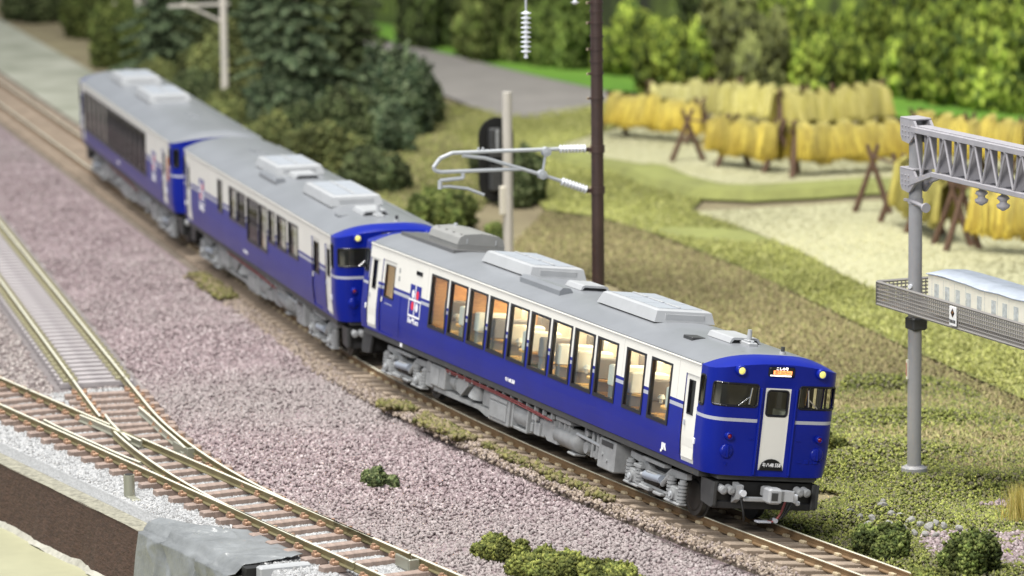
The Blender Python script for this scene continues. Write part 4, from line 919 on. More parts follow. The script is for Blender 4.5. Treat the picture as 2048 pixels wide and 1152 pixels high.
def end_gear(root, e, cab, cfg):
    X = lambda a, b_: sorted((e * a, e * b_))
    b = MB()
    for sg in (-1, 1):
        b.prism([(e*9.75, 1.03), (e*9.85, .55), (e*10.3, .50), (e*10.42, .55), (e*10.42, 1.03)], 1, *sorted((sg * 1.14, sg * 1.20)), UDARK); b.box(*X(10.30, 10.36), *sorted((sg*1.08, sg*1.21)), .50, 1.03, UDARK, .01)
    b.box(*X(10.22, 10.29), -1.13, 1.13, .47, .62, mat('skirt_near_black', (.022,.022,.024), .5), .015); b.build("end_skirt", root)
    b = MB(); b.box(*X(9.9, 10.25), -1.15, 1.15, .60, 1.03, BLACK); b.build("buffer_beam", root)
    b = MB(); b.box(*X(10.42, 10.50), -.55, .32, .66, .76, ACG, .02); b.build("step_bar", root)
    # coupler
    c = MB(); c.box(*X(10.3, 10.72), -.10, .12, .76, .98, ACG, .03); c.box(*X(10.66, 10.98), -.22, .10, .70, 1.02, ACG, .04); c.prism([(e*10.72, .10), (e*10.72, .30), (e*10.86, .42), (e*10.95, .36), (e*10.90, .16), (e*10.98, .06)], 2, .76, .97, ACG); c.box(*X(10.975, 10.99), -.16, -.02, .78, .94, UDARK); c.build("coupler", root)
    for y in (-1.02, -.84, .74, .89):
        c = MB(); c.cyl((e*10.30, y, .90), (e*10.50, y, .88), .085, ACG, n=14); c.cyl((e*10.50, y, .88), (e*10.53, y, .88), .09, UGREY, .05, n=14); c.build("jumper_socket", root)
    if not cab: 
        b = MB(); b.box(*X(10.4, 10.75), -.45, .45, 1.2, 3.2, UDARK, .05); b.build("gangway_bellows", root); return
    for y in (-.58, -.48):
        c = MB(); c.box(*X(10.34, 10.50), y - .10, y + .02, .72, 1.0, ACG, .02); c.build("hose_bracket", root); break
    c = MB(); c.prism([(e*10.30, 1.03), (e*10.52, .98), (e*10.50, .70), (e*10.32, .60)], 1, -.74, -.62, ACG); c.cyl((e*10.50, -.60, .84), (e*10.58, -.60, .84), .07, PORC, n=12); c.build("hose_bracket", root)
    c = MB(); c.box(*X(10.50, 10.58), .56, .66, .66, .86, PORC, .02); c.box(*X(10.50, 10.58), .62, .72, .62, .72, PORC, .02); c.build("hose_cock", root)
    for (y0, y1, m, dz) in ((-.62, -.50, BLACK, .0), (.42, .05, REDP, .02), (.50, .12, BLACK, 0), (.62, .10, BLACK, -.03)):
        pts = []
        for k in range(9): t = k / 8; pts.append((e * (10.50 + .10 * math.sin(pi * t)), y0 + (y1 - y0) * t, .74 - (.46 + dz) * math.sin(t * pi * .55)))
        c = MB(); c.tube(pts, .026, m, 7); c.build("air_hose", root)
    c = MB(); c.box(*X(10.42, 10.60), -.22, .10, .24, .28, SILV, .01); c.cyl((e*10.5, .18, .30), (e*10.62, .18, .30), .05, SILV, n=8); c.build("hose_end", root)
    xf = lambda y: outline(abs(y), 2.)[0]
    for sg in (-1, 1):
        y = .92 * sg; x = xf(y)
        h = MB(); h.lathe((e*(x - .06), y, 3.36), (e*(x + .10), y, 3.36), [(0, .115), (.75, .112), (1, .095), (1, .078), (.85, .07)], BLUE, 20); o = h.build("headlight", root)
        h = MB(); h.lathe((e*(x + .05), y, 3.36), (e*(x + .12), y, 3.36), [(0, .078), (.6, .076), (.9, .05), (1, 0)], HEADL, 18); h.build("lens", o)
        h = MB(); y2 = 1.03 * sg; x2 = xf(y2); h.lathe((e*(x2 - .04), y2, 2.0), (e*(x2 + .10), y2, 2.0), [(0, .085), (.7, .08), (1, .07), (1, .052), (.9, .05)], BLUE, 18); o = h.build("tail_light", root)
        h = MB(); h.lathe((e*(x2 + .06), y2, 2.0), (e*(x2 + .11), y2, 2.0), [(0, .052), (.6, .05), (1, 0)], TAILR, 14); h.build("lens", o)
        h = MB(); h.lathe((e*(x2 - .03), y2, 1.68), (e*(x2 + .05), y2, 1.68), [(0, .15), (.6, .148), (1, .12), (1, 0)], BLUE, 22); h.box(*X(x2 + .05, x2 + .075), y2 - .02, y2 + .02, 1.56, 1.80, BLUE, .006); h.build("handle_plate", root)
        h = MB(); h.box(*X(10.42, 10.535), sg*.40 - .022, sg*.40 + .022, ZB + .02, 3.02, BLUE, .014); h.build("door_pillar", root)
        # wiper
        h = MB(); yb = .86*sg if sg < 0 else .84*sg; h.tube([(e*10.50, sg*.90, 2.64), (e*10.53, sg*.66, 2.84)], .014, CHROME, 6); h.tube([(e*10.535, sg*.68, 2.68), (e*10.535, sg*.64, 3.02)], .018, CHROME, 6); h.build("wiper", root)
    # destination sign
    d = MB(); d.box(*X(10.46, 10.535), -.30, .30, 3.265, 3.475, BFRAME, .03); o = d.build("destination_sign", root)
    d = MB(); d.box(*X(10.535, 10.54), -.20, .22, 3.32, 3.40, DESTO, .001); d.build("sign_panel", o)
    d = MB(); d.box(*X(10.535, 10.54), -.27, .21, 3.282, 3.306, DESTW, .001); d.build("sign_panel", o)
    ax = ((0, 1, 0), (0, 0, 1)) if e > 0 else ((0, -1, 0), (0, 0, 1))
    text_mesh("lettering", "越乃 Shu*Kura", .072, BFRAME, o, (e*10.541, .01, 3.36), ax, .002, sx=.8)
    text_mesh("lettering", "こしの号", .07, DESTW, o, (e*10.541, -.01, 3.435), ax, .002, bold=.001)
    # number plate
    d = MB(); pl = [(-.27, 1.32)] + [(-.27 + .02 + .25 * (1 - math.cos(t)), 1.36 + .20 * math.sin(t)) for t in np.linspace(0, pi, 11)] + [(.27, 1.32)]
    d.prism(pl, 0, *X(10.46, 10.492), BFRAME); o = d.build("number_plate", root); text_mesh("lettering", "キハ48 558", .105, PWHITE, o, (e*10.494, .0, 1.43), ax, .002, bold=.003, sx=.85)
    d = MB(); d.cyl((e*9.95, .25, 3.62), (e*9.95, .25, 3.72), .07, ACG, .06, n=12); d.cyl((e*9.95, .25, 3.72), (e*9.95, .25, 3.82), .04, UDARK, n=10); d.build("horn", root)
    # raised casting marks low on the right of the face
    d = MB()
    for (y, z, w, h_) in ((.62, 1.50, .10, .02), (.80, 1.52, .10, .09), (.93, 1.50, .04, .03), (1.02, 1.52, .09, .08), (1.12, 1.53, .05, .03), (-.52, 1.95, .12, .015), (.55, 1.95, .12, .015), (-1.02, 1.42, .05, .06)): d.box(*X(xf(y) - .02, xf(y) + .018), y - w/2, y + w/2, z - h_/2, z + h_/2, BLUE, .006)
    d.build("lifting_marks", root, kind="stuff")
def logo(root, xc, zc, sg=-1):
    y0 = sg * 1.452; d = MB(); d.box(xc - .37, xc + .37, *sorted((y0, y0 + sg*.004)), zc - .37, zc + .37, BLUE); o = d.build("logo_square", root)
    ya = sorted((y0 + sg*.004, y0 + sg*.007)); d = MB()
    d.box(xc - .025, xc + .025, *ya, zc - .37, zc + .37, PWHITE); d.box(xc - .40, xc - .026, *ya, zc - .025, zc + .025, PWHITE); d.box(xc + .026, xc + .40, *ya, zc - .025, zc + .025, PWHITE)
    d.box(xc - .40, xc - .36, *ya, zc - .42, zc - .026, PWHITE); d.box(xc + .36, xc + .40, *ya, zc - .42, zc - .026, PWHITE); d.box(xc - .359, xc + .359, *ya, zc - .42, zc - .37, PWHITE); d.build("logo_grid", o)
    for (dx, dz, m) in ((-.15, .14, PWHITE), (.14, .14, PRED), (-.14, -.15, PRED), (.15, -.16, PWHITE)):
        d = MB(); pl = [(xc + dx + .09 * math.cos(t) * (1 if abs(math.cos(t)) > .7 else .95), zc + dz + .11 * math.sin(t)) for t in np.linspace(0, 2*pi, 13)[:-1]]; d.prism(pl, 1, *ya, m); d.build("logo_drop", o)
    text_side(root, "Shu*Kura", xc - .02, zc - .52, .19, sg, .003)

wz0, wz1 = 1.835, 3.14
win1 = [(-5.50 + i * 1.25, -5.50 + i * 1.25 + 1.12, wz0, wz1, GLASS, .075) for i in range(9)]
win1 += [(6.05, 7.07, wz0, wz1, GLASS, .075), (7.34, 8.40, wz0, wz1, GLASS, .075)]
crewF = (9.07, 9.72, 1.25, 3.07, (9.22, 9.52, 2.24, 2.96), 'white'); crewR = (-9.72, -9.06, 1.25, 3.0, (-9.53, -9.25, 2.24, 2.96), 'white')
passR = (-8.85, -7.88, 1.25, 3.06, (-8.66, -8.0, 2.13, 2.96), 'pass')
car1 = build_car(dict(loc=(0, 0, 0), rot=(-CANT, 0, 0), label="front blue and white railcar with lit interior and a line of big windows", windows=win1 + [(-6.52, -6.12, 2.97, 3.07, GLASSB, .02)], doors=[crewF, crewR, passR],
    front_cab=True, rear_cab=False, lit=True, bulkheads=[(-5.55, WOOD), (8.5, WOODL), (-3.1, WOOD)], seats=[-4.9 + i * .98 for i in range(13)] + [7.9],
    acs=[(-8.1, -6.15, 'tall'), (-4.3, -1.3, 'flat'), (2.6, 5.7, 'flat')], vents=[(-.05, .85), (7.6, 8.7)], antennas=[8.86], boxes=[(-1.25, 1.1, -.98, -.66, 3.45, 3.74)], hatches=[(7.75, -.72)]))
logo(car1, -6.46, 2.34)
text_side(car1, "JR", 8.28, 1.40, .26, -1, .014); text_side(car1, "キハ48 558", -.2, 1.39, .12, -1, .005)
for xx in (8.72, 5.9, -5.72):
    d = MB(); d.box(xx - .006, xx + .006, -1.4525, -1.449, 2.48, 3.28, mat('panel_joint_grey', (.55,.54,.50), .5)); d.build('panel_joint', car1)
d = MB(); d.box(-7.45, -7.425, -1.456, -1.449, 1.3, 2.3, BLUE); d.build("body_seam", car1)
d = MB(); d.box(-7.68, -7.60, -1.458, -1.450, 2.86, 2.98, UGREY); d.box(-7.68, -7.60, -1.458, -1.450, 2.66, 2.78, UGREY); d.build("side_marker", car1)
d = MB(); d.box(-8.55, -8.05, -1.434, -1.43, 1.98, 2.0, SILV); d.build("door_step_line", car1)
d = MB(); d.box(-7.36, -7.22, -1.38, -1.372, 1.08, 1.17, PWHITE); d.build("marker", car1)
# middle coach: curtained windows in pairs, dark glass between
w2 = [(-4.88, -4.18, 2.12, 3.08, GLASSD, .07, 'curtain'), (-3.22, -2.25, 2.12, 3.08, GLASSD, .07, 'curtain'), (-2.12, -.95, 2.12, 3.08, GLASSB, .07), (-.75, .75, 1.80, 3.08, GLASSB, .07), (.85, 1.95, 1.80, 3.08, GLASSD, .07, 'curtain'),
      (2.12, 3.0, 2.15, 3.08, GLASSD, .07, 'curtain'), (3.22, 4.45, 2.15, 3.08, GLASSD, .07, 'curtain'), (4.68, 5.88, 2.15, 3.08, GLASSD, .07, 'curtain')]
passF = (7.5, 8.45, 1.25, 3.06, (7.66, 8.28, 2.13, 2.96), 'pass')
def posed(x, y, deg): return (x, y, 0), (0, 0, math.radians(deg))
l2, r2 = posed(-21.85, 1.33, -6.55); l3, r3 = posed(-43.6, 4.03, -8.04)
car2 = build_car(dict(loc=l2, rot=r2, label="middle blue and white railcar with white curtains in its dark windows", windows=w2, doors=[crewF, (-9.72, -9.06, 1.25, 3.0, (-9.5, -9.28, 2.24, 2.9), 'white'), passF],
    front_cab=True, rear_cab=False, lit=False, cap_r=ROOF, bulkheads=[(6.4, WOOD), (-5.3, WOOD)], seats=[], dado=2.08,
    acs=[(-3.0, -.3, 'flat'), (3.2, 6.6, 'flat')], vents=[(-.2, .7), (7.6, 8.7)], antennas=[9.0], boxes=[(-1.2, .9, -.98, -.66, 3.45, 3.74)], hatches=[(8.0, -.72), (-6.3, 0.), (-5.6, 0.)]))
logo(car2, -7.3, 2.40); text_side(car2, "キハ48 1542", -1.2, 1.42, .12, -1, .005)
# rear coach: one long band of dark glass
w3 = [(-9.0 + i * 1.09, -9.0 + i * 1.09 + 1.07, 1.70, 3.12, GLASSD if i < 5 else GLASSB, .06) + (('curtain',) if i < 5 else ()) for i in range(13)]
car3 = build_car(dict(loc=l3, rot=r3, label="rear railcar with one long band of dark windows, farthest from the camera", windows=w3, doors=[(8.35, 9.1, 1.25, 3.0, (8.6, 8.85, 2.24, 2.9), 'white'), (-9.70, -9.12, 1.25, 3.0, (-9.5, -9.28, 2.24, 2.9), 'white')],
    front_cab=False, rear_cab=True, lit=False, cap_f=ROOF, bulkheads=[(6.4, WOOD)], seats=[], dado=1.68,
    acs=[(-7.6, -4.9, 'flat'), (-1.9, 1.2, 'flat')], vents=[], antennas=[], boxes=[], hatches=[(5.2, 0.), (5.9, 0.)]))
logo(car3, 6.7, 2.34); text_side(car3, "キハ40 552", -1.2, 1.42, .12, -1, .005)
d = MB(); d.box(9.3, 9.65, -1.455, -1.449, 2.1, 2.85, mat("orange_panel", (.55,.22,.12), .6)); d.build("orange_door_panel", car3)

# ---------------------------------------------------------------- brown mast with catenary bracket
mb = G(1198, 775, -.45); K = 1 / 0.0117
mast = empty("overhead_line_mast", mb, label="dark brown steel pole with ring bands and pale overhead line bracket", cat="mast")
def HZ(x, y, base):     # height over base of the pixel, on the vertical through base
    d = CF + CR * ((x - 1024) / FPX) - CU * ((y - 576) / FPX); t = ((base.x - CP.x) * CF.x + (base.y - CP.y) * CF.y) / (d.x * CF.x + d.y * CF.y)
    return (CP + d * t).z - base.z
def DY(x, y, base):     # lateral (world y) and height of a pixel in the plane x = base.x
    d = CF + CR * ((x - 1024) / FPX) - CU * ((y - 576) / FPX); t = (base.x - CP.x) / d.x; p = CP + d * t; return (0, p.y - base.y, p.z - base.z)
hM = HZ(1190, -170, mb)
b = MB(); b.cyl((0, 0, 0), (0, 0, hM), .165, BROWN, .15, n=24); b.cyl((0, 0, 0), (0, 0, .25), .26, CONC, .24, n=20); b.build("pole", mast)
for i, y in enumerate((5, 22, 45, 72, 98, 122, 147, 196, -25)):
    z = HZ(1190, y, mb); b = MB(); b.cyl((0, 0, z - .022), (0, 0, z + .022), .178, BROWN, n=24)
    if i % 2 == 0 or y > 180: b.cyl((0, -.17, z), (0, -.27, z), .03, BROWN, n=8); b.cyl((0, -.25, z - .03), (0, -.25, z + .03), .028, CLIPM, n=8)
    b.build("ring_band", mast)
def insulator(b, a, c, n, r, m=PORC):
    a = Vector(a); c = Vector(c); prof = [(0, .03)]
    for k in range(n): t0 = (k + .1) / n; prof += [(t0, r * .34), (t0 + .30 / n, r), (t0 + .45 / n, r), (t0 + .62 / n, r * .34)]
    prof.append((1, .03)); b.lathe(a, c, prof, m, 16)
P_ = lambda x, y: DY(x, y, mb)
for (px, py, qx, qy) in ((1178, 298, 1200, 298), (1178, 380, 1200, 380)):
    z = HZ(px, py, mb); b = MB(); b.cyl((0, 0, z - .09), (0, 0, z + .09), .19, BROWN, n=20); b.box(-.05, .05, -.34, -.16, z - .05, z + .05, BROWN, .01); b.cyl((0, -.2, z - .1), (0, -.2, z + .1), .03, CLIPM, n=8); b.build("bracket_clamp", mast)
b = MB(); insulator(b, P_(1118, 298), P_(1172, 297), 8, .105); b.cyl(P_(1172, 297), P_(1182, 298), .03, BROWN, n=8); b.build("insulator", mast)
b = MB(); insulator(b, P_(1122, 362), P_(1174, 380), 8, .105); b.cyl(P_(1174, 380), P_(1182, 381), .03, BROWN, n=8); b.build("insulator", mast)
b = MB(); b.tube([P_(1118, 298), P_(1000, 302), P_(905, 306), P_(880, 317), P_(867, 335), P_(870, 341), P_(882, 344), P_(1045, 338)], .05, PIPEG, 10); b.build("upper_tube", mast)
b = MB(); b.tube([P_(1122, 362), P_(1085, 350), P_(1010, 328), P_(970, 316), P_(925, 311)], .048, PIPEG, 10); b.build("diagonal_tube", mast)
b = MB(); b.tube([P_(1092, 303), P_(1085, 349)], .035, PIPEG, 8)
for q in ((1092, 303), (1084, 349)): p = Vector(P_(*q)); b.cyl(p + Vector((-.09, 0, 0)), p + Vector((.09, 0, 0)), .12, PIPEG, n=8); b.cyl(p + Vector((.08, 0, 0)), p + Vector((.12, 0, 0)), .05, PIPEG, n=8)
b.build("tie_strut", mast)
b = MB()
for q in ((957, 300), (966, 300)): b = MB(); p = Vector(P_(*q)); b.cyl(p + Vector((0, 0, -.05)), p + Vector((0, 0, .06)), .035, PIPEG, n=8); b.build('tube_clip', mast)
b = MB()
p1, p2, p3, p4 = [Vector(P_(*q)) for q in ((926, 345), (926, 356), (880, 361), (880, 378))]
b.tube([p1, p2], .055, PIPEG, 8); b.tube([p2, p3], .05, PIPEG, 8); b.tube([p3, p4], .06, PIPEG, 8); b.tube([Vector(P_(*q)) for q in ((881, 374), (900, 373), (935, 377), (968, 390))], .038, PIPEG, 8); b.build("steady_arm", mast)
# cross arm above the picture, with the hanging insulator string
zc = hM - .25; b = MB(); p = Vector(P_(1048, -60)); b.box(-.05, .05, p.y - .3, .4, p.z - .05, p.z + .06, BROWN, .01); b.build("cross_arm", mast)
b = MB(); a_, c_ = Vector(P_(1052, 22)), Vector(P_(1052, 108)); b.cyl((0, a_.y, p.z), (0, a_.y, a_.z), .05, PIPEG, .03, n=8); insulator(b, a_, c_, 9, .13); b.cyl(c_, c_ - Vector((0, 0, .10)), .04, PORC, .06, n=10); b.build("hanging_insulator", mast)
b = MB(); a_ = Vector(P_(1150, 4)); b.cyl((0, a_.y, p.z), a_, .05, PORC, n=10); b.cyl(a_, a_ - Vector((0, 0, .06)), .12, PORC, .04, n=14); b.build("hanging_insulator", mast)

# ---------------------------------------------------------------- weathered pole with the back of a round signal
pb = G(1018, 585, -.45)
pole = empty("signal_pole", pb, label="short weathered beige pole with black signal plate and small box behind the train", cat="signal pole")
h = HZ(1017, 184, pb); b = MB(); b.cyl((0, 0, 0), (0, 0, h), .155, WPOLE, .145, n=20); b.build("pole", pole)
z0, z1 = HZ(1004, 405, pb), HZ(1004, 236, pb); b = MB(); r = .55; bx, by = -.35, -.10
pl = [(by + r * math.cos(t) - .12, (z1 - r) + r * math.sin(t)) for t in np.linspace(0, pi, 12)] + [(by + r * math.cos(t) - .12, (z0 + r) + r * math.sin(t)) for t in np.linspace(pi, 2*pi, 12)]
b.prism(pl, 0, bx - .03, bx + .03, BLACK); b.build("signal_plate", pole)
b = MB(); b.box(bx + .03, bx + .30, by - .40, by - .05, z0 + .35, z1 - .30, UDARK, .04); b.box(bx + .30, bx + .36, by - .25, by - .17, z1 - 1.0, z1 - .35, UGREY, .01); b.box(bx + .03, bx + .30, by - .42, by + .25, (z0+z1)/2 - .15, (z0+z1)/2 + .12, BLACK, .03); b.build("signal_case", pole)
z = HZ(1005, 400, pb); b = MB(); b.box(-.05, .12, -.27, -.10, z - .42, z + .42, mat("box_cream", (.66,.62,.52), .6), .02); b.build("relay_box", pole)
b = MB(); b.tube([(.16, -.02, 0), (.16, -.02, z - .3), (.16, -.01, z + .9)], .03, WPOLE, 7); b.build("cable_pipe", pole)

# ---------------------------------------------------------------- blurred wooden post at the left and a second one at the top edge
lb = G(452, 262, -.45); lp = empty("utility_pole", lb, label="slim beige post with a cross arm behind the coupling of the rear coaches", cat="pole")
b = MB(); b.cyl((0, 0, 0), (0, 0, 9.5), .16, WPOLE, .13, n=14); b.build("pole", lp)
z = HZ(445, 8, lb); b = MB(); b.box(-.06, .06, -2.3, .25, z - .06, z + .06, WPOLE, .01); b.tube([(0, -1.7, z + .1), (0, 0, z - .75)], .06, WPOLE, 8); b.build("cross_arm", lp)
lb2 = G(150, 148, -.45); lp2 = empty("utility_pole", (lb2.x - 3, lb2.y + 4, -.45), label="far post whose pale cross arm shows at the top left edge", cat="pole")
b = MB(); b.cyl((0, 0, 0), (0, 0, 8.5), .14, WPOLE, .12, n=12); b.build("pole", lp2)
z = HZ(158, 8, Vector(lp2.location)); b = MB(); b.box(-.07, .07, -1.2, 1.1, z - .08, z + .08, WPOLE, .01); b.build("cross_arm", lp2)

# ---------------------------------------------------------------- grey gantry at the right
gb = G(1828, 952, -.45)
gan = empty("signal_gantry", gb, label="grey tubular gantry mast with lattice beam reaching out of the right edge", cat="gantry")
H = HZ(1828, 240, gb)
b = MB(); b.cyl((0, 0, 0), (0, 0, H), .158, CONC, .15, n=26); b.build("mast", gan)
b = MB(); b.cyl((0, 0, -.05), (0, 0, .20), .30, CONC, .29, n=20); b.cyl((0, 0, .20), (0, 0, .25), .27, CONC, .20, n=20); b.build("base_collar", gan)
for (y0_, y1_, low) in ((238, 280, 0), (338, 378, 1)):
    zt, zb2 = HZ(1828, y0_, gb), HZ(1828, y1_, gb); b = MB()
    for sg in (-1, 1): b.prism([(-.30, zb2 + .1), (-.22, zb2 - .02), (.10, zb2 - .06), (.42, (zt + zb2)/2 - .02), (.42, (zt + zb2)/2 + .1), (.30, zt), (-.32, zt)], 1, *sorted((sg * .17, sg * .23)), TRUSS)
    b.box(-.32, .30, -.23, .23, zt, zt + .04, TRUSS, .01); b.build("gusset", gan)
    for k in range(9):
        bb = MB(); yy = -.245; bb.cyl((-.2 + .15 * (k % 3), -.22, zb2 + .10 + .11 * (k // 3)), (-.2 + .15 * (k % 3), -.25, zb2 + .10 + .11 * (k // 3)), .022, TRUSS, n=6); bb.build("bolt", gan)
zt0 = HZ(1828, 250, gb); zb0 = HZ(1828, 336, gb); BL_ = 14.; NX = 0.30
for sg in (-1, 1):
    y = sg * .20; b = MB(); b.box(.2, BL_, *sorted((y - .05, y + .05)), zt0 - .13, zt0, TRUSS, .01); b.build("top_chord", gan)
    b = MB(); b.box(1.15, BL_, *sorted((y - .05, y + .05)), zb0 - .06, zb0 + .05, TRUSS, .01); b.prism([(.15, zb0 - .36), (.15, zb0 - .24), (1.15, zb0 + .05), (1.15, zb0 - .06)], 1, *sorted((y - .05, y + .05)), TRUSS); b.build("bottom_chord", gan)
b = MB(); b.box(.25, BL_, -.14, .14, zt0 - .03, zt0 + .025, TRUSS, .01); b.build("top_plate", gan)
b = MB(); b.box(1.2, BL_, -.14, .14, zb0 - .03, zb0 - .005, TRUSS, .005); b.build("bottom_plate", gan)
x = .32; k = 0; step = .34
while x < 9:
    for sg in (-1, 1):
        b = MB(); y = sg * .20; zl = zb0 + .03 if x > 1.0 else zb0 - .22 + .25 * x
        a_, c_ = ((x, y, zt0 - .10), (x + step, y, zl)) if k % 2 == 0 else ((x, y, zl), (x + step, y, zt0 - .10)); b.cyl(a_, c_, .032, TRUSS, n=6); b.cyl((a_[0], y, a_[2]), (a_[0], y, a_[2] - .05), .055, TRUSS, n=8); b.build("lattice_bar", gan)
    if k % 2: b = MB(); b.box(x + .02, x + .04, -.15, .15, zb0 + .05, zt0 - .13, TRUSS); b.build("web_plate", gan)
    x += step; k += 1
for xx in (3.0, 3.95):
    b = MB(); z = zb0 - .06; b.lathe((xx, 0, z), (xx, 0, z - .42), [(0, .05), (.2, .05), (.25, .11), (.38, .14), (.5, .08), (.6, .08), (.7, .15), (.85, .13), (.95, .06), (1, .03)], TRUSS, 14); b.build("beam_insulator", gan)
b = MB(); b.box(2.7, 4.3, -.12, .12, zb0 - .10, zb0 - .07, PAPER); b.build("beam_plate", gan)
z = HZ(1828, 402, gb); b = MB(); b.cyl((0, 0, z - .05), (0, 0, z + .05), .175, TRUSS, n=20); b.cyl((-.05, -.12, z + .02), (.75, -.16, z - .05), .05, TRUSS, n=10); b.cyl((.75, -.16, z - .05), (.80, -.16, z - .055), .11, TRUSS, n=16); b.box(-.28, -.1, -.16, -.08, z - .02, z + .04, TRUSS, .01); b.build("mast_arm", gan)
z = HZ(1828, 646, gb); b = MB(); b.box(-.17, .24, -.17, .2, z - .14, z + .14, UDARK, .03); b.build("support_block", gan)
z = HZ(1814, 738, gb); b = MB(); b.box(-.05, .0, -.19, -.15, z - .22, z + .22, PAPER); b.box(-.045, -.005, -.193, -.191, z - .15, z + .15, mat("faded_red", (.5,.2,.15), .7)); b.build("mast_tag", gan)
z = HZ(1825, 571, gb); b = MB(); b.cyl((.06, -.14, z), (.10, -.19, z), .05, PORC, n=10); b.build("screw_head", gan)
# mesh sided platform, held by the mast
zf = HZ(1828, 632, gb)
for _z in np.arange(zf - .6, zf + .8, .02):
    if G(1754, 607, gb.z + _z - .03).y - gb.y < -.42: zf = float(_z); break
plat = empty("mesh_platform", (gb.x, gb.y, gb.z + zf - .03), label="pewter wire mesh platform around the gantry mast at the right edge", cat="platform")
def meshpanel(p0, du, dv, nu, nv, nm, r=.017, woven=True):
    b = MB(); p0 = Vector(p0); du = Vector(du); dv = Vector(dv)
    for i in range(nu + 1): q = p0 + du * (i / nu); b.cyl(q, q + dv, r * (2 if i in (0, nu) else 1.1), MESHM, n=4, caps=False, smooth=False)
    for j in range(nv + 1): q = p0 + dv * (j / nv); b.cyl(q, q + du, r * (2 if j in (0, nv) else 1.1), MESHM, n=4, caps=False, smooth=False)
    return b.build(nm, plat)
PL = 8.0; _c = G(1754, 607, gb.z + zf - .03); x0p, y0p, hp = _c.x - gb.x, _c.y - gb.y, .50; y1p = y0p + 1.45; print('platform', x0p, y0p)
meshpanel((x0p, y0p, 0), (PL, 0, 0), (0, 0, hp), 84, 6, "front_mesh"); meshpanel((x0p, y1p, 0), (PL, 0, 0), (0, 0, hp), 80, 6, "back_mesh")
meshpanel((x0p, y0p, 0), (0, y1p - y0p, 0), (0, 0, hp), 14, 6, "end_mesh"); meshpanel((x0p, y0p, 0), (PL, 0, 0), (0, y1p - y0p, 0), 96, 14, "floor_mesh", .016)
b = MB(); b.box(x0p - .02, PL + x0p, y0p - .02, y0p + .02, -.03, .0, MESHM); b.box(x0p - .02, PL + x0p, y1p - .02, y1p + .02, -.03, 0, MESHM); b.build("floor_rail", plat)
sx = 2.65; s_ = empty("warning_sign", (gb.x + sx, gb.y + y0p - .05, plat.location.z + .25), label="small white sign with black diamond emblem on the platform mesh", cat="sign")
b = MB(); b.box(-.15, .15, -.012, .012, -.21, .21, PWHITE, .004); b.build("sign_board", s_)
b = MB(); b.prism([(-.085, .07), (0, -.03), (.085, .07), (0, .17)], 1, -.017, -.013, BFRAME); b.build("diamond_emblem", s_)
b = MB(); b.prism([(-.045, .08), (0, .04), (.045, .09), (.0, .12)], 1, -.019, -.0175, mat("emblem_brown", (.25,.12,.05), .6)); b.build("diamond_centre", s_)
b = MB()
for k in range(4): b.box(-.125 + k * .066, -.125 + k * .066 + .045, -.017, -.013, -.15, -.08, BFRAME)
b.build("sign_characters", s_, kind="stuff")
# paper carriage model lying on the platform
px0 = 1.15; pw, ph, pl_ = .95, .86, 7.; ppr = empty("paper_carriage", (gb.x + px0, gb.y + y0p + .14, plat.location.z + .10), label="cream paper mock-up carriage with printed grey windows and blue grey roof", cat="paper model")
b = MB(); b.box(0, pl_, 0, pw, 0, ph, PAPER, .005); b.build("body", ppr)
b = MB(); n = 24; vs = []
for k in range(n + 1):
    x = -.05 + (pl_ + .1) * k / n; dz = .012 * math.sin(k * 1.3) + .01 * math.sin(k * .47) + (.035 * math.exp(-((x - .9) / .45) ** 2)); vs += [(x, -.03, ph + .01 + dz), (x, pw * .5, ph + .07 + dz * .6), (x, pw + .03, ph + .03 + dz * .3), (x, -.03, ph - .01 + dz)]
b.add(vs, [f for k in range(n) for f in ([4*k, 4*k+4, 4*k+5, 4*k+1], [4*k+1, 4*k+5, 4*k+6, 4*k+2], [4*k, 4*k+3, 4*k+7, 4*k+4])], PAPERB); b.build("roof", ppr)
for k in range(14):
    x = .30 + k * .48 + (.15 if k > 4 else 0); b = MB(); b.box(x, x + .20, -.004, -.001, ph * .42, ph * .80, PAPERW); b.build("printed_window", ppr)
for x in (.18, .70, 1.2, 1.7, 2.55, 3.1, 3.6): b = MB(); b.box(x, x + .012, -.003, -.001, .02, ph - .05, PAPERW); b.build("printed_line", ppr)

# ---------------------------------------------------------------- layout edge, brown board, cream plank, tape, pin
b = MB(); fr = fr_of(lambda x: Ny(x), -60, 30, 0, 6)
def strip(name, y_a, z_a, y_b, z_b, m, y_c=None, z_c=None, kind="structure", wob=0.):
    b = MB(); vs = []; X = np.linspace(-60, 34, 190)
    for i, x in enumerate(X):
        w = wob * (math.sin(x * 1.7) + math.sin(x * 4.1 + 1) * .5 + math.sin(x * 9.3) * .25)
        vs += [(x, Ny(x) + y_a, z_a), (x, Ny(x) + y_b - w * .5, z_b + w)]
    b.add(vs, [[2*i, 2*i+1, 2*i+3, 2*i+2][::-1] for i in range(len(X) - 1)], m); return b.build(name, kind=kind)
strip("roadbed_face", -1.20, -.30, -1.30, -.50, BEADB)
strip("roadbed_shoulder", -.30, -.295, -1.20, -.302, BEADB)
strip("cork_strip", -1.26, -.50, -1.72, -.53, CORK, wob=.012)
strip("brown_board", -1.70, -.53, -1.86, -1.92, EARTH, wob=.05)
strip("plaster_seam", -1.80, -1.78, -1.98, -1.95, mat("seam_plaster", (.36,.35,.30), .8, var=.2, vscale=5), wob=.05)
strip("cream_plank", -1.84, -1.93, -9.0, -1.97, CREAM)
# roadbed joint
b = MB(); b.box(-.03, .03, -.92, .02, -.10, .02, UDARK); o = None
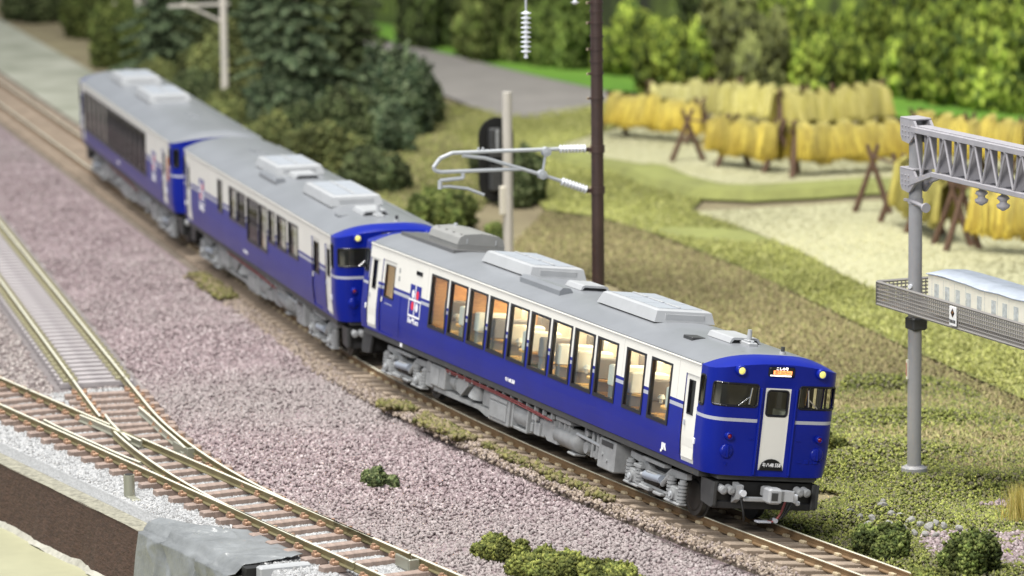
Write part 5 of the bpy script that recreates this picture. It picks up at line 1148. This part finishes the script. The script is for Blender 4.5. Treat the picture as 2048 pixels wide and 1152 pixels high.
# pin
p = G(259, 994, -.31); pin = empty("metal_pin", p, label="short grey metal pin standing on the white ballast by the near rail", cat="pin")
b = MB(); b.cyl((0, 0, 0), (0, 0, .50), .125, GUARD, .12, n=20); b.cyl((0, 0, .50), (0, 0, .515), .09, METAL, n=16); b.build("post", pin)
b = MB(); b.box(-.05, .55, -.10, .10, -.015, .05, GUARD, .02); b.build("foot", pin)
# tape
b = MB(); nu, nv = 130, 100; vs = []
r2_ = random.Random(11); creases = []
for k in range(34):
    cx, cs = r2_.uniform(3.2, 7.4), r2_.uniform(.1, 4.2); an = r2_.uniform(0, pi); creases.append((cx, cs, math.cos(an), math.sin(an), r2_.uniform(.35, 1.3), r2_.uniform(.04, .12), r2_.choice((-1, 1, 1)) * r2_.uniform(.05, .13)))
for i in range(nu + 1):
    for j in range(nv + 1):
        u, v = i / nu, j / nv; x = 2.75 + 4.75 * u; s = v * 4.3
        n_ = .03 * math.sin(x * 1.9 + s * 1.3) * math.sin(s * 2.1 + x)
        for (cx, cs, ca, sa, ln, w, h_) in creases:
            du, dv_ = (x - cx) * ca + (s - cs) * sa, -(x - cx) * sa + (s - cs) * ca
            if abs(du) < ln and abs(dv_) < w * 3: n_ += h_ * max(0, 1 - abs(dv_) / (w * 3)) ** 2 * (1 - abs(du) / ln)
        n_ *= min(1, .25 + u * 2)
        y_in = -.25 if u > .42 else -.25 - 1.1 * (1 - u / .42) ** .6
        if s < 1.5: t = s / 1.5; y = Ny(x) + y_in + (-1.75 - y_in) * t; z = -.20 - .08 * t - .22 * max(0, t - .85) / .15 + abs(n_) * 1.1
        else: t = s - 1.5; y = Ny(x) - 1.75 - .10 - t * .11 - n_; z = -.465 - t
        if u < .25 and s < 1.5: z = min(z, -.20 - .24 * max(0, s - .9) / .6)
        vs.append((x + .05 * math.sin(s * 2), y, z))
b.add(vs, [[i*(nv+1) + j, i*(nv+1) + j + 1, (i+1)*(nv+1) + j + 1, (i+1)*(nv+1) + j] for i in range(nu) for j in range(nv)], TAPE, True)
o = b.build("grey_tape", label="crumpled grey adhesive tape folded over the layout edge", cat="tape"); 
md = o.modifiers.new("thick", 'SOLIDIFY'); md.thickness = .012
# black block as the gap's shade and grey end block right of the tape
b = MB(); b.box(7.55, 7.85, Ny(7.7) - 1.6, Ny(7.7) - .30, -1.0, -.29, BLACK); o = b.build("gap_shade_block", kind="structure")
b = MB(); b.box(7.92, 8.2, Ny(8) - 1.45, Ny(8) - .35, -.9, -.22, ACG, .03); o = b.build("roadbed_end_block", label="grey end block of the roadbed right of the tape", cat="end block")
# clear clip lying in the moss
p = G(935, 842, -.28); b = MB(); b.box(-.35, .35, -.10, .10, .0, .06, glassmat("clear_plastic", (.85,.88,.88)), .02); b.box(-.33, -.20, -.11, .11, .06, .12, PORC, .02); o = b.build("clear_clip", label="small clear plastic clip lying by the rail under the train", cat="clip"); o.location = p; o.rotation_euler = (0, 0, .1)
